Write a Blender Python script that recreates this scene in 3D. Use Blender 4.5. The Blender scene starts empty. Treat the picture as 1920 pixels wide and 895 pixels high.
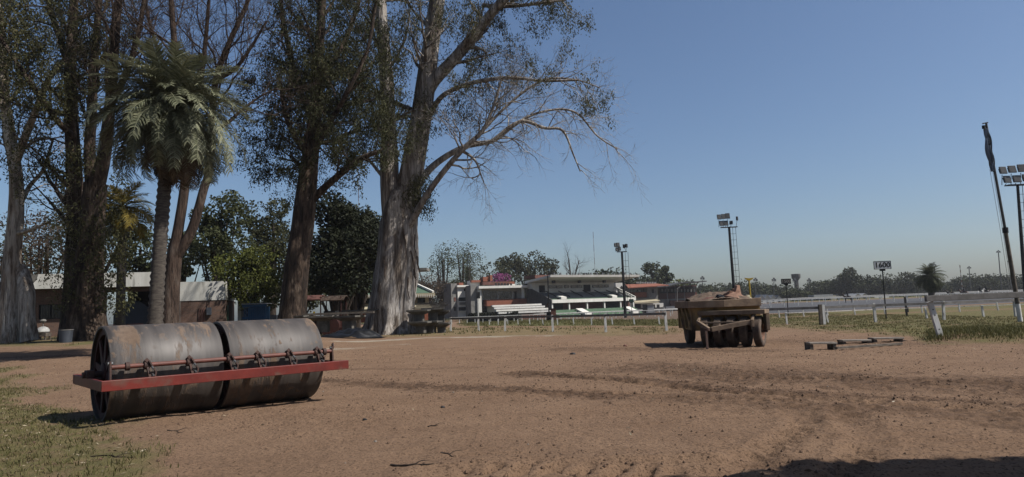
import bpy, math, random
import numpy as np
from mathutils import Vector, Matrix
S = bpy.context.scene
COL = S.collection
R = math.radians
rng = np.random.default_rng(7)
random.seed(7)

# ---------------------------------------------------------------- camera
EYE = 1.4; FPX = 1280.0; PITCH = math.atan(131 / 1280); ROLL = 0.037
camd = bpy.data.cameras.new('camera'); cam = bpy.data.objects.new('camera', camd); COL.objects.link(cam)
camd.sensor_width = 36; camd.lens = 24; camd.clip_start = 0.05; camd.clip_end = 6000
Fv = Vector((0, math.cos(PITCH), math.sin(PITCH)))
U0 = Vector((0, -math.sin(PITCH), math.cos(PITCH))); R0 = Vector((1, 0, 0))
Rv = R0 * math.cos(ROLL) - U0 * math.sin(ROLL)
Uv = R0 * math.sin(ROLL) + U0 * math.cos(ROLL)
cam.matrix_world = Matrix(((Rv.x, Uv.x, -Fv.x, 0), (Rv.y, Uv.y, -Fv.y, 0), (Rv.z, Uv.z, -Fv.z, EYE), (0, 0, 0, 1)))
S.camera = cam

# ---------------------------------------------------------------- sky, sun, exposure
SUN_EL = R(50); SUN_AZ = math.atan2(0.965, -0.26)          # azimuth clockwise from +Y
w = bpy.data.worlds.new('World'); S.world = w; w.use_nodes = True
nt = w.node_tree; bg = nt.nodes['Background']
sky = nt.nodes.new('ShaderNodeTexSky'); sky.sky_type = 'NISHITA'; sky.sun_disc = False
sky.sun_elevation = SUN_EL; sky.sun_rotation = SUN_AZ
sky.air_density = 1.0; sky.dust_density = 1.6; sky.ozone_density = 5.5; sky.altitude = 20
nt.links.new(sky.outputs[0], bg.inputs[0]); bg.inputs[1].default_value = 0.068
sd = bpy.data.lights.new('sun', 'SUN'); sun = bpy.data.objects.new('sun', sd); COL.objects.link(sun)
sd.energy = 5.0; sd.angle = R(0.53); sd.color = (1.0, 0.955, 0.89)
to_sun = Vector((math.sin(SUN_AZ) * math.cos(SUN_EL), math.cos(SUN_AZ) * math.cos(SUN_EL), math.sin(SUN_EL)))
sun.rotation_euler = (-to_sun).to_track_quat('-Z', 'Y').to_euler()
sun.location = to_sun * 80
S.view_settings.view_transform = 'Standard'; S.view_settings.look = 'None'
S.view_settings.gamma = 1.0; S.view_settings.exposure = 0.585
try: S.view_settings.use_curve_mapping = False
except Exception: pass

# ---------------------------------------------------------------- geometry helpers
def ss(a, b, v):
    t = np.clip((v - a) / (b - a), 0, 1); return t * t * (3 - 2 * t)
def gz(x, y):
    """height of the terrain: a slight rise under the left trees, a slight fall towards the stands"""
    x = np.asarray(x, float); y = np.asarray(y, float)
    a = x / np.maximum(y, 1.0)
    up = 0.55 * ss(15, 36, y) * ss(-0.2, -0.42, a)
    dn = -1.5 * ss(50, 170, y) * ss(0.42, 0.26, a)
    return up + dn
def ray(px, py):
    return Rv * ((px - 960) / FPX) + Uv * (-(py - 447.5) / FPX) + Fv
def W(px, py, d):
    v = ray(px, py); return Vector((0, 0, EYE)) + v * (d / v.y)
def G(px, py, lift=0.0):
    v = ray(px, py); z = 0.0
    for _ in range(30):
        t = min((z + lift - EYE) / min(v.z, -1e-4), 1500 / v.y)
        z = float(gz(v.x * t, v.y * t))
    return Vector((v.x * t, v.y * t, z + lift))
def gpt(px, d):
    """ground point in the direction of image column px (near the horizon) at distance d"""
    p = W(px, 578, d); return Vector((p.x, d, float(gz(p.x, d))))

def vnoise(x, y, seed=0):
    xi = np.floor(x).astype(np.int64); yi = np.floor(y).astype(np.int64)
    fx = x - xi; fy = y - yi; fx = fx * fx * (3 - 2 * fx); fy = fy * fy * (3 - 2 * fy)
    def h(i, j):
        n = (i * 374761393 + j * 668265263 + seed * 974634777) & 0x7fffffff
        n = ((n ^ (n >> 13)) * 1274126177) & 0x7fffffff
        return ((n ^ (n >> 16)) & 0xffff) / 65535.0
    return (h(xi, yi) * (1 - fx) + h(xi + 1, yi) * fx) * (1 - fy) + (h(xi, yi + 1) * (1 - fx) + h(xi + 1, yi + 1) * fx) * fy
def fbm(x, y, octv=4, seed=0):
    v = 0; a = 0.5; t = 0
    for k in range(octv):
        v = v + a * vnoise(x * 2 ** k + 17.3 * k, y * 2 ** k - 9.1 * k, seed + k); t += a; a *= 0.5
    return v / t

def mesh_np(name, V, Q=None, T=None, smooth=False):
    V = np.asarray(V, np.float32).reshape(-1, 3)
    Q = np.zeros((0, 4), np.int32) if Q is None else np.asarray(Q, np.int32).reshape(-1, 4)
    T = np.zeros((0, 3), np.int32) if T is None else np.asarray(T, np.int32).reshape(-1, 3)
    me = bpy.data.meshes.new(name)
    me.vertices.add(len(V)); me.vertices.foreach_set('co', V.ravel())
    me.loops.add(Q.size + T.size); me.loops.foreach_set('vertex_index', np.concatenate([Q.ravel(), T.ravel()]))
    n = len(Q) + len(T); me.polygons.add(n)
    tot = np.concatenate([np.full(len(Q), 4), np.full(len(T), 3)]).astype(np.int32)
    st = np.concatenate([[0], np.cumsum(tot)[:-1]]).astype(np.int32) if n else np.zeros(0, np.int32)
    me.polygons.foreach_set('loop_start', st); me.polygons.foreach_set('loop_total', tot)
    me.polygons.foreach_set('use_smooth', np.full(n, smooth))
    me.update(calc_edges=True); me.validate()
    return me

def link(name, me, mat=None, parent=None):
    o = bpy.data.objects.new(name, me); COL.objects.link(o)
    if mat is not None and me is not None and not me.materials: me.materials.append(mat)
    if parent is not None: o.parent = parent
    return o
def tag(o, label, cat, group=None):
    o['label'] = label; o['category'] = cat
    if group: o['group'] = group
    return o
def thing(name, loc, label, cat, group=None, rz=0.0):
    o = bpy.data.objects.new(name, None); COL.objects.link(o)
    o.location = loc; o.rotation_euler = (0, 0, rz); o.empty_display_size = 0.3
    return tag(o, label, cat, group)
def dup(o, parent=None, loc=None, rz=None, sc=None):
    c = o.copy(); COL.objects.link(c)
    if parent is not None: c.parent = parent
    if loc is not None: c.location = loc
    if rz is not None: c.rotation_euler = (0, 0, rz)
    if sc is not None: c.scale = sc if hasattr(sc, '__len__') else (sc, sc, sc)
    for ch in list(o.children): dup(ch, c)
    return c

class MB:
    """collects polygons; build() links them as ONE mesh object. Coordinates are local to `org`."""
    def __init__(s): s.v = []; s.f = []
    def add(s, vs, fs):
        b = len(s.v); s.v += [tuple(p) for p in vs]; s.f += [tuple(i + b for i in f) for f in fs]; return s
    def box(s, x0, x1, y0, y1, z0, z1, M=None):
        vs = [Vector((x, y, z)) for z in (z0, z1) for y in (y0, y1) for x in (x0, x1)]
        if M is not None: vs = [M @ p for p in vs]
        return s.add(vs, [(0, 2, 3, 1), (4, 5, 7, 6), (0, 1, 5, 4), (2, 6, 7, 3), (0, 4, 6, 2), (1, 3, 7, 5)])
    def bar(s, a, b, wd, ht, up=(0, 0, 1)):
        """rectangular bar from a to b, width wd sideways, height ht along up"""
        a = Vector(a); b = Vector(b); d = (b - a); L = d.length; d.normalize()
        up = Vector(up); sd_ = d.cross(up)
        if sd_.length < 1e-4: sd_ = d.cross(Vector((0, 1, 0)))
        sd_.normalize(); u = sd_.cross(d)
        vs = []
        for p in (a, b):
            for i, j in ((-1, -1), (1, -1), (1, 1), (-1, 1)): vs.append(p + sd_ * (i * wd / 2) + u * (j * ht / 2))
        return s.add(vs, [(3, 2, 1, 0), (4, 5, 6, 7), (0, 1, 5, 4), (1, 2, 6, 5), (2, 3, 7, 6), (3, 0, 4, 7)])
    def tube(s, pts, rad, n=8, cap=True):
        pts = [Vector(p) for p in pts]; N = len(pts)
        if not hasattr(rad, '__len__'): rad = [rad] * N
        vs = []; ref = Vector((0.13, 0.31, 0.94))
        for i, p in enumerate(pts):
            d = (pts[min(i + 1, N - 1)] - pts[max(i - 1, 0)]).normalized()
            u = d.cross(ref)
            if u.length < 0.05: u = d.cross(Vector((1, 0, 0)))
            u.normalize(); v = d.cross(u)
            for k in range(n):
                a = 2 * math.pi * k / n; vs.append(p + (u * math.cos(a) + v * math.sin(a)) * rad[i])
        fs = [(i * n + k, i * n + (k + 1) % n, (i + 1) * n + (k + 1) % n, (i + 1) * n + k) for i in range(N - 1) for k in range(n)]
        if cap: fs += [tuple(range(n - 1, -1, -1)), tuple((N - 1) * n + k for k in range(n))]
        return s.add(vs, fs)
    def lathe(s, prof, n=32, axis='X', c=(0, 0, 0)):
        """prof: list of (axial, radius); closed rings if radius > 0"""
        vs = []; c = Vector(c)
        for a, r in prof:
            for k in range(n):
                t = 2 * math.pi * k / n; u, v = r * math.cos(t), r * math.sin(t)
                vs.append(c + Vector({'X': (a, u, v), 'Y': (u, a, v), 'Z': (u, v, a)}[axis]))
        fs = [(i * n + k, i * n + (k + 1) % n, (i + 1) * n + (k + 1) % n, (i + 1) * n + k) for i in range(len(prof) - 1) for k in range(n)]
        return s.add(vs, fs)
    def prism(s, poly, a, b, axis='Y'):
        """poly in the two other axes, extruded along axis from a to b"""
        n = len(poly); vs = []
        for h in (a, b):
            for p, q in poly: vs.append({'X': (h, p, q), 'Y': (p, h, q), 'Z': (p, q, h)}[axis])
        return s.add(vs, [tuple(range(n - 1, -1, -1)), tuple(range(n, 2 * n))] + [(k, (k + 1) % n, n + (k + 1) % n, n + k) for k in range(n)])
    def build(s, name, mat, parent=None, org=None, smooth=False, bevel=0.0):
        me = bpy.data.meshes.new(name)
        vs = s.v if org is None else [(p[0] - org[0], p[1] - org[1], p[2] - org[2]) for p in s.v]
        me.from_pydata(vs, [], s.f); me.update()
        if smooth:
            me.polygons.foreach_set('use_smooth', [True] * len(me.polygons))
            try: me.set_sharp_from_angle(angle=R(38))
            except Exception: pass
        o = link(name, me, mat, parent)
        if bevel > 0:
            m = o.modifiers.new('bevel', 'BEVEL'); m.width = bevel; m.segments = 2; m.limit_method = 'ANGLE'
        return o
# ---------------------------------------------------------------- materials (procedural)
def dim(c, k=0.45): return None if c is None else tuple(v * k for v in c)
def newmat(name):
    m = bpy.data.materials.new(name); m.use_nodes = True
    t = m.node_tree; return m, t, t.nodes['Principled BSDF'], t.nodes.new, t.links.new
def mk(name, c1, c2=None, scale=4.0, rough=0.8, stretch=(1, 1, 1), bump=0.15, bscale=None, metal=0.0, c3=None, s3=1.2, t3=(0.55, 0.7), lo=0.35, hi=0.65, spec=0.3, bdist=0.02):
    m, t, p, N, L = newmat(name)
    tc = N('ShaderNodeTexCoord'); mp = N('ShaderNodeMapping'); mp.inputs['Scale'].default_value = stretch
    L(tc.outputs['Object'], mp.inputs['Vector'])
    c2 = c2 or tuple(v * 0.72 for v in c1)
    c1, c2, c3 = dim(c1), dim(c2), dim(c3)
    n1 = N('ShaderNodeTexNoise'); n1.inputs['Scale'].default_value = scale; n1.inputs['Detail'].default_value = 7; n1.inputs['Roughness'].default_value = 0.62
    L(mp.outputs[0], n1.inputs['Vector'])
    r = N('ShaderNodeValToRGB'); r.color_ramp.elements[0].position = lo; r.color_ramp.elements[1].position = hi
    r.color_ramp.elements[0].color = (*c2, 1); r.color_ramp.elements[1].color = (*c1, 1)
    L(n1.outputs['Fac'], r.inputs['Fac']); col = r.outputs['Color']
    if c3:
        n3 = N('ShaderNodeTexNoise'); n3.inputs['Scale'].default_value = s3; n3.inputs['Detail'].default_value = 5
        L(mp.outputs[0], n3.inputs['Vector'])
        r3 = N('ShaderNodeValToRGB'); r3.color_ramp.elements[0].position = t3[0]; r3.color_ramp.elements[1].position = t3[1]
        L(n3.outputs['Fac'], r3.inputs['Fac'])
        mx = N('ShaderNodeMixRGB'); mx.inputs['Color2'].default_value = (*c3, 1)
        L(r3.outputs['Color'], mx.inputs['Fac']); L(col, mx.inputs['Color1']); col = mx.outputs['Color']
    L(col, p.inputs['Base Color'])
    p.inputs['Roughness'].default_value = rough; p.inputs['Metallic'].default_value = metal
    p.inputs['Specular IOR Level'].default_value = spec
    if bump:
        n2 = N('ShaderNodeTexNoise'); n2.inputs['Scale'].default_value = bscale or scale * 5; n2.inputs['Detail'].default_value = 6
        L(mp.outputs[0], n2.inputs['Vector'])
        b = N('ShaderNodeBump'); b.inputs['Strength'].default_value = bump; b.inputs['Distance'].default_value = bdist
        L(n2.outputs['Fac'], b.inputs['Height']); L(b.outputs[0], p.inputs['Normal'])
    return m
def leafmat(name, c1, c2, c3=None, trans=0.25, rough=0.65, spec=0.12):
    """leaf colour varies from leaf to leaf and in clumps"""
    c1, c2, c3 = dim(c1, .56), dim(c2, .60), dim(c3, .60)
    m, t, p, N, L = newmat(name)
    g = N('ShaderNodeNewGeometry'); tc = N('ShaderNodeTexCoord')
    n = N('ShaderNodeTexNoise'); n.inputs['Scale'].default_value = 0.55; n.inputs['Detail'].default_value = 3
    L(tc.outputs['Object'], n.inputs['Vector'])
    a = N('ShaderNodeMath'); a.operation = 'MULTIPLY_ADD'; a.inputs[1].default_value = 0.55; L(g.outputs['Random Per Island'], a.inputs[0])
    s = N('ShaderNodeMath'); s.operation = 'MULTIPLY'; s.inputs[1].default_value = 0.55; L(n.outputs['Fac'], s.inputs[0]); L(s.outputs[0], a.inputs[2])
    r = N('ShaderNodeValToRGB'); r.color_ramp.elements[0].position = 0.15; r.color_ramp.elements[1].position = 0.8
    r.color_ramp.elements[0].color = (*c1, 1); r.color_ramp.elements[1].color = (*c2, 1)
    if c3:
        e = r.color_ramp.elements.new(0.93); e.color = (*c3, 1)
    L(a.outputs[0], r.inputs['Fac']); L(r.outputs[0], p.inputs['Base Color'])
    p.inputs['Roughness'].default_value = rough; p.inputs['Specular IOR Level'].default_value = spec
    tr = N('ShaderNodeBsdfTranslucent'); L(r.outputs[0], tr.inputs['Color'])
    mx = N('ShaderNodeMixShader'); mx.inputs[0].default_value = trans
    L(p.outputs[0], mx.inputs[1]); L(tr.outputs[0], mx.inputs[2])
    L(mx.outputs[0], t.nodes['Material Output'].inputs['Surface'])
    return m

M = {}
M['wood_grey'] = mk('wood_grey', (0.50, 0.44, 0.37), (0.30, 0.255, 0.21), 6, 0.85, (1, 1, 1), 0.3)
M['wood_old'] = mk('wood_old', (0.24, 0.20, 0.16), (0.12, 0.10, 0.08), 5, 0.9, (1, 1, 1), 0.35)
M['white_paint'] = mk('white_paint', (1.15, 1.13, 1.08), (0.8, 0.78, 0.72), 7, 0.7, (1, 1, 0.4), 0.12, c3=(0.27, 0.24, 0.2), s3=5, t3=(0.6, 0.72))
M['grey_rail'] = mk('grey_rail', (0.30, 0.28, 0.265), (0.19, 0.175, 0.16), 5, 0.85, (1, 1, 1), 0.2, c3=(0.36, 0.345, 0.33), s3=2.2)
M['white_wall'] = mk('white_wall', (1.12, 1.09, 1.01), (0.92, 0.89, 0.81), 0.7, 0.85, (1, 1, 0.35), 0.05)
M['stained_wall'] = mk('stained_wall', (1.05, 1.03, 0.95), (0.75, 0.73, 0.65), 1.3, 0.9, (1, 1, 0.22), 0.15, c3=(0.12, 0.11, 0.09), s3=1.9, t3=(0.60, 0.76))
M['cream_wall'] = mk('cream_wall', (0.66, 0.58, 0.40), (0.54, 0.47, 0.32), 0.8, 0.85, (1, 1, 0.4), 0.05)
M['concrete'] = mk('concrete', (0.36, 0.345, 0.32), (0.24, 0.23, 0.21), 1.6, 0.9, (1, 1, 0.5), 0.2, c3=(0.12, 0.115, 0.10), s3=1.1, t3=(0.58, 0.75))
M['dark_concrete'] = mk('dark_concrete', (0.17, 0.16, 0.145), (0.09, 0.085, 0.078), 1.6, 0.9, (1, 1, 0.4), 0.2)
M['table_concrete'] = mk('table_concrete', (0.22, 0.205, 0.175), (0.11, 0.10, 0.088), 3.0, 0.95, (1, 1, 1), 0.3)
M['green_step'] = mk('green_step', (0.19, 0.31, 0.19), (0.14, 0.23, 0.145), 0.8, 0.85, (1, 1, 1), 0.05)
M['seat_grey'] = mk('seat_grey', (0.21, 0.225, 0.24), (0.14, 0.15, 0.165), 1.2, 0.6, (1, 1, 1), 0.05)
M['terracotta'] = mk('terracotta', (0.42, 0.15, 0.085), (0.31, 0.105, 0.06), 1.2, 0.85, (1, 1, 1), 0.08)
M['old_red'] = mk('old_red', (0.24, 0.10, 0.075), (0.15, 0.065, 0.05), 1.2, 0.9, (1, 1, 1), 0.08)
M['dark_glass'] = mk('dark_glass', (0.030, 0.034, 0.04), (0.018, 0.02, 0.024), 1.0, 0.08, (1, 1, 1), 0.0, spec=0.5)
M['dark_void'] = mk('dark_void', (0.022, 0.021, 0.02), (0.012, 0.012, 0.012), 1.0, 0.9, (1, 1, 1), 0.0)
M['roof_dark'] = mk('roof_dark', (0.12, 0.12, 0.125), (0.075, 0.075, 0.08), 1.0, 0.6, (1, 1, 1), 0.05)
M['roof_green'] = mk('roof_green', (0.13, 0.22, 0.14), (0.10, 0.165, 0.11), 1.0, 0.7, (1, 1, 1), 0.05)
M['roof_pale'] = mk('roof_pale', (0.58, 0.585, 0.58), (0.44, 0.445, 0.44), 1.0, 0.6, (1, 1, 1), 0.05)
M['black_metal'] = mk('black_metal', (0.030, 0.030, 0.032), (0.02, 0.02, 0.02), 4, 0.55, (1, 1, 1), 0.05, metal=0.2)
M['grey_metal'] = mk('grey_metal', (0.30, 0.31, 0.32), (0.20, 0.205, 0.21), 3, 0.5, (1, 1, 1), 0.05, metal=0.5)
M['mast_metal'] = mk('mast_metal', (0.17, 0.17, 0.165), (0.10, 0.10, 0.10), 3, 0.5, (1, 1, 1), 0.05, metal=0.4)
M['lamp_face'] = mk('lamp_face', (0.12, 0.12, 0.115), (0.08, 0.08, 0.075), 3, 0.25, (1, 1, 1), 0.0)
M['red_paint'] = mk('red_paint', (0.27, 0.038, 0.026), (0.17, 0.026, 0.019), 3.0, 0.5, (1, 1, 1), 0.08, c3=(0.20, 0.115, 0.085), s3=4.5, t3=(0.56, 0.78))
M['dull_red'] = mk('dull_red', (0.105, 0.032, 0.025), (0.06, 0.02, 0.016), 4.0, 0.75, (1, 1, 1), 0.15)
M['pipe_red'] = mk('pipe_red', (0.25, 0.085, 0.06), (0.15, 0.055, 0.04), 6.0, 0.6, (1, 1, 1), 0.15)
M['clamp_rust'] = mk('clamp_rust', (0.13, 0.065, 0.048), (0.06, 0.035, 0.03), 12.0, 0.75, (1, 1, 1), 0.25)
M['ochre_paint'] = mk('ochre_paint', (0.60, 0.38, 0.14), (0.38, 0.23, 0.09), 3.0, 0.75, (1, 1, 0.5), 0.12, c3=(0.10, 0.066, 0.045), s3=2.6, t3=(0.45, 0.68))
M['rust_rim'] = mk('rust_rim', (0.40, 0.285, 0.19), (0.20, 0.14, 0.10), 4.0, 0.85, (1, 1, 1), 0.2, c3=(0.30, 0.24, 0.18), s3=3)
M['tyre'] = mk('tyre', (0.22, 0.155, 0.115), (0.10, 0.075, 0.06), 4.0, 0.9, (1, 1, 1), 0.2, c3=(0.2, 0.15, 0.11), s3=2.2)
M['wheel_rim'] = mk('wheel_rim', (0.32, 0.15, 0.085), (0.19, 0.09, 0.055), 5.0, 0.7, (1, 1, 1), 0.15)
M['yellow'] = mk('yellow', (0.62, 0.43, 0.03), (0.5, 0.34, 0.025), 3.0, 0.5, (1, 1, 1), 0.03)
M['blue'] = mk('blue', (0.04, 0.15, 0.30), (0.03, 0.10, 0.2), 3.0, 0.55, (1, 1, 1), 0.05)
M['dark_blue'] = mk('dark_blue', (0.035, 0.055, 0.10), (0.025, 0.038, 0.065), 2.0, 0.35, (1, 1, 1), 0.03)
M['bright_red'] = mk('bright_red', (0.42, 0.035, 0.03), (0.3, 0.03, 0.025), 3.0, 0.6, (1, 1, 1), 0.05)
M['grey_blue'] = mk('grey_blue', (0.10, 0.115, 0.14), (0.07, 0.08, 0.10), 4.0, 0.6, (1, 1, 1), 0.05)
M['black_sheet'] = mk('black_sheet', (0.018, 0.019, 0.021), (0.012, 0.012, 0.013), 3.0, 0.3, (1, 1, 1), 0.2, spec=0.5)
M['rubble'] = mk('rubble', (0.24, 0.165, 0.115), (0.13, 0.09, 0.065), 6.0, 0.95, (1, 1, 1), 0.4)
M['pink_stone'] = mk('pink_stone', (0.50, 0.30, 0.21), (0.36, 0.20, 0.14), 5.0, 0.9, (1, 1, 1), 0.25)
M['sign_grey'] = mk('sign_grey', (0.85, 0.87, 0.90), (0.75, 0.77, 0.80), 3.0, 0.55, (1, 1, 1), 0.0)
M['sign_black'] = mk('sign_black', (0.014, 0.014, 0.015), (0.01, 0.01, 0.01), 3.0, 0.5, (1, 1, 1), 0.0)
M['sign_green'] = mk('sign_green', (0.03, 0.09, 0.055), (0.02, 0.07, 0.045), 3.0, 0.5, (1, 1, 1), 0.0)
M['horse_dark'] = mk('horse_dark', (0.045, 0.025, 0.018), (0.028, 0.017, 0.012), 3.0, 0.5, (1, 1, 1), 0.0)
M['horse_bay'] = mk('horse_bay', (0.13, 0.055, 0.028), (0.08, 0.035, 0.02), 3.0, 0.5, (1, 1, 1), 0.0)
M['horse_grey'] = mk('horse_grey', (0.62, 0.60, 0.57), (0.45, 0.44, 0.42), 3.0, 0.55, (1, 1, 1), 0.0)
M['cloth_dark'] = mk('cloth_dark', (0.03, 0.032, 0.04), (0.02, 0.022, 0.03), 3.0, 0.85, (1, 1, 1), 0.0)
M['cloth_tan'] = mk('cloth_tan', (0.22, 0.19, 0.11), (0.15, 0.13, 0.08), 3.0, 0.85, (1, 1, 1), 0.0)
M['white_cloth'] = mk('white_cloth', (0.78, 0.77, 0.74), (0.62, 0.61, 0.58), 3.0, 0.85, (1, 1, 1), 0.1)
M['flag_cloth'] = mk('flag_cloth', (0.42, 0.50, 0.62), (0.10, 0.13, 0.2), 2.0, 0.85, (1, 1, 0.2), 0.05)
M['rope'] = mk('rope', (0.32, 0.31, 0.3), (0.25, 0.24, 0.23), 8, 0.9, (1, 1, 1), 0.0)
# barks
def barkmat(name, cols, zs=0.25, bump=0.5, k=.42, sc=3.2):
    cols = [dim(c, k) for c in cols]
    m, t, p, N, L = newmat(name)
    tc = N('ShaderNodeTexCoord'); mp = N('ShaderNodeMapping'); mp.inputs['Scale'].default_value = (1, 1, zs)
    L(tc.outputs['Object'], mp.inputs['Vector'])
    n = N('ShaderNodeTexNoise'); n.inputs['Scale'].default_value = sc; n.inputs['Detail'].default_value = 8; n.inputs['Roughness'].default_value = 0.6; n.inputs['Distortion'].default_value = 0.6
    L(mp.outputs[0], n.inputs['Vector'])
    r = N('ShaderNodeValToRGB'); cr = r.color_ramp
    pos = [0.30, 0.42, 0.52, 0.62, 0.72][:len(cols)]
    cr.elements[0].position = pos[0]; cr.elements[0].color = (*cols[0], 1)
    cr.elements[1].position = pos[-1]; cr.elements[1].color = (*cols[-1], 1)
    for q, c in list(zip(pos, cols))[1:-1]:
        e = cr.elements.new(q); e.color = (*c, 1)
    L(n.outputs['Fac'], r.inputs['Fac']); L(r.outputs[0], p.inputs['Base Color'])
    p.inputs['Roughness'].default_value = 0.9; p.inputs['Specular IOR Level'].default_value = 0.2
    mp2 = N('ShaderNodeMapping'); mp2.inputs['Scale'].default_value = (1, 1, zs * .7); L(tc.outputs['Object'], mp2.inputs['Vector'])
    n2 = N('ShaderNodeTexNoise'); n2.inputs['Scale'].default_value = 8; n2.inputs['Detail'].default_value = 9; n2.inputs['Roughness'].default_value = .7; L(mp2.outputs[0], n2.inputs['Vector'])
    cr2 = N('ShaderNodeValToRGB'); cr2.color_ramp.elements[0].position = .40; cr2.color_ramp.elements[1].position = .52; cr2.color_ramp.elements[0].color = (.28, .25, .23, 1); L(n2.outputs['Fac'], cr2.inputs['Fac'])
    mm = N('ShaderNodeMixRGB'); mm.blend_type = 'MULTIPLY'; mm.inputs['Fac'].default_value = .85; L(r.outputs[0], mm.inputs['Color1']); L(cr2.outputs[0], mm.inputs['Color2']); L(mm.outputs[0], p.inputs['Base Color'])
    b = N('ShaderNodeBump'); b.inputs['Strength'].default_value = 1.0; b.inputs['Distance'].default_value = 0.14
    L(n2.outputs['Fac'], b.inputs['Height']); L(b.outputs[0], p.inputs['Normal'])
    return m
M['bark_euc'] = barkmat('bark_euc', [(0.06, 0.05, 0.042), (0.145, 0.115, 0.092), (0.28, 0.25, 0.22), (0.40, 0.365, 0.33), (0.54, 0.51, 0.47)], zs=0.13, k=.92, sc=2.0)
M['bark_pale'] = barkmat('bark_pale', [(0.11, 0.08, 0.06), (0.26, 0.2, 0.15), (0.40, 0.35, 0.29), (0.5, 0.46, 0.4)], zs=0.16, k=.85, sc=2.2)
M['bark_brown'] = barkmat('bark_brown', [(0.03, 0.022, 0.017), (0.065, 0.045, 0.034), (0.12, 0.08, 0.056), (0.24, 0.18, 0.135)])
M['bark_red'] = barkmat('bark_red', [(0.05, 0.034, 0.026), (0.10, 0.066, 0.05), (0.145, 0.095, 0.07), (0.2, 0.15, 0.12)])
M['bark_dark'] = barkmat('bark_dark', [(0.03, 0.023, 0.018), (0.07, 0.052, 0.04), (0.12, 0.09, 0.07)])
M['palm_bark'] = mk('palm_bark', (0.17, 0.145, 0.12), (0.055, 0.045, 0.038), 5, 0.95, (1, 1, 3), 0.5)
# foliage
M['leaf_euc'] = leafmat('leaf_euc', (0.034, 0.040, 0.018), (0.135, 0.130, 0.055), (0.20, 0.15, 0.065), trans=.3)
M['leaf_dark'] = leafmat('leaf_dark', (0.022, 0.027, 0.013), (0.092, 0.094, 0.040), trans=.3)
M['leaf_ever'] = leafmat('leaf_ever', (0.014, 0.018, 0.010), (0.036, 0.042, 0.02), trans=0.12)
M['leaf_lime'] = leafmat('leaf_lime', (0.065, 0.085, 0.02), (0.16, 0.17, 0.04), trans=0.3)
M['leaf_mid'] = leafmat('leaf_mid', (0.04, 0.05, 0.022), (0.10, 0.11, 0.045))
M['leaf_brown'] = leafmat('leaf_brown', (0.055, 0.04, 0.028), (0.12, 0.085, 0.055))
M['leaf_far'] = leafmat('leaf_far', (0.018, 0.025, 0.010), (0.062, 0.074, 0.026), trans=0.15)
M['leaf_palm'] = leafmat('leaf_palm', (0.065, 0.078, 0.045), (0.27, 0.275, 0.17), trans=0.18, rough=0.55, spec=0.15)
M['leaf_dead'] = leafmat('leaf_dead', (0.075, 0.052, 0.034), (0.17, 0.125, 0.08), trans=0.15)
M['leaf_gold'] = leafmat('leaf_gold', (0.13, 0.105, 0.022), (0.28, 0.21, 0.04), trans=0.25)
M['flower'] = leafmat('flower', (0.25, 0.06, 0.17), (0.42, 0.12, 0.30), trans=0.3)
M['grass'] = leafmat('grass', (0.075, 0.08, 0.028), (0.17, 0.155, 0.06), (0.30, 0.24, 0.13), trans=0.25)
M['grass_dry'] = leafmat('grass_dry', (0.12, 0.10, 0.045), (0.28, 0.215, 0.11), trans=0.25)
M['litter'] = leafmat('litter', (0.20, 0.15, 0.09), (0.42, 0.35, 0.24), (0.6, 0.55, 0.45), trans=0.1)
# ---------------------------------------------------------------- ground: one sheet to the horizon
def project(P):
    P = np.asarray(P, float); v = P - np.array([0, 0, EYE])
    d = v @ np.array(Fv); d = np.where(np.abs(d) < 1e-3, 1e-3, d)
    return 960 + FPX * (v @ np.array(Rv)) / d, 447.5 - FPX * (v @ np.array(Uv)) / d, d
def polydist(x, y, pts):
    """distance to a ground polyline and arc length along it"""
    best = np.full(x.shape, 1e9); sa = np.zeros(x.shape); acc = 0.0
    for a, b in zip(pts[:-1], pts[1:]):
        dx, dy = b[0] - a[0], b[1] - a[1]; L2 = dx * dx + dy * dy; Ls = math.sqrt(L2)
        t = np.clip(((x - a[0]) * dx + (y - a[1]) * dy) / L2, 0, 1)
        dd = np.hypot(x - a[0] - t * dx, y - a[1] - t * dy)
        m = dd < best; best = np.where(m, dd, best); sa = np.where(m, acc + t * Ls, sa); acc += Ls
    return best, sa
def polyside(x, y, pts):
    a, b = pts[0], pts[-1]; return (x - a[0]) * (b[1] - a[1]) - (y - a[1]) * (b[0] - a[0])
def gline(pxs): return [G(a, b) for a, b in pxs]

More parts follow.
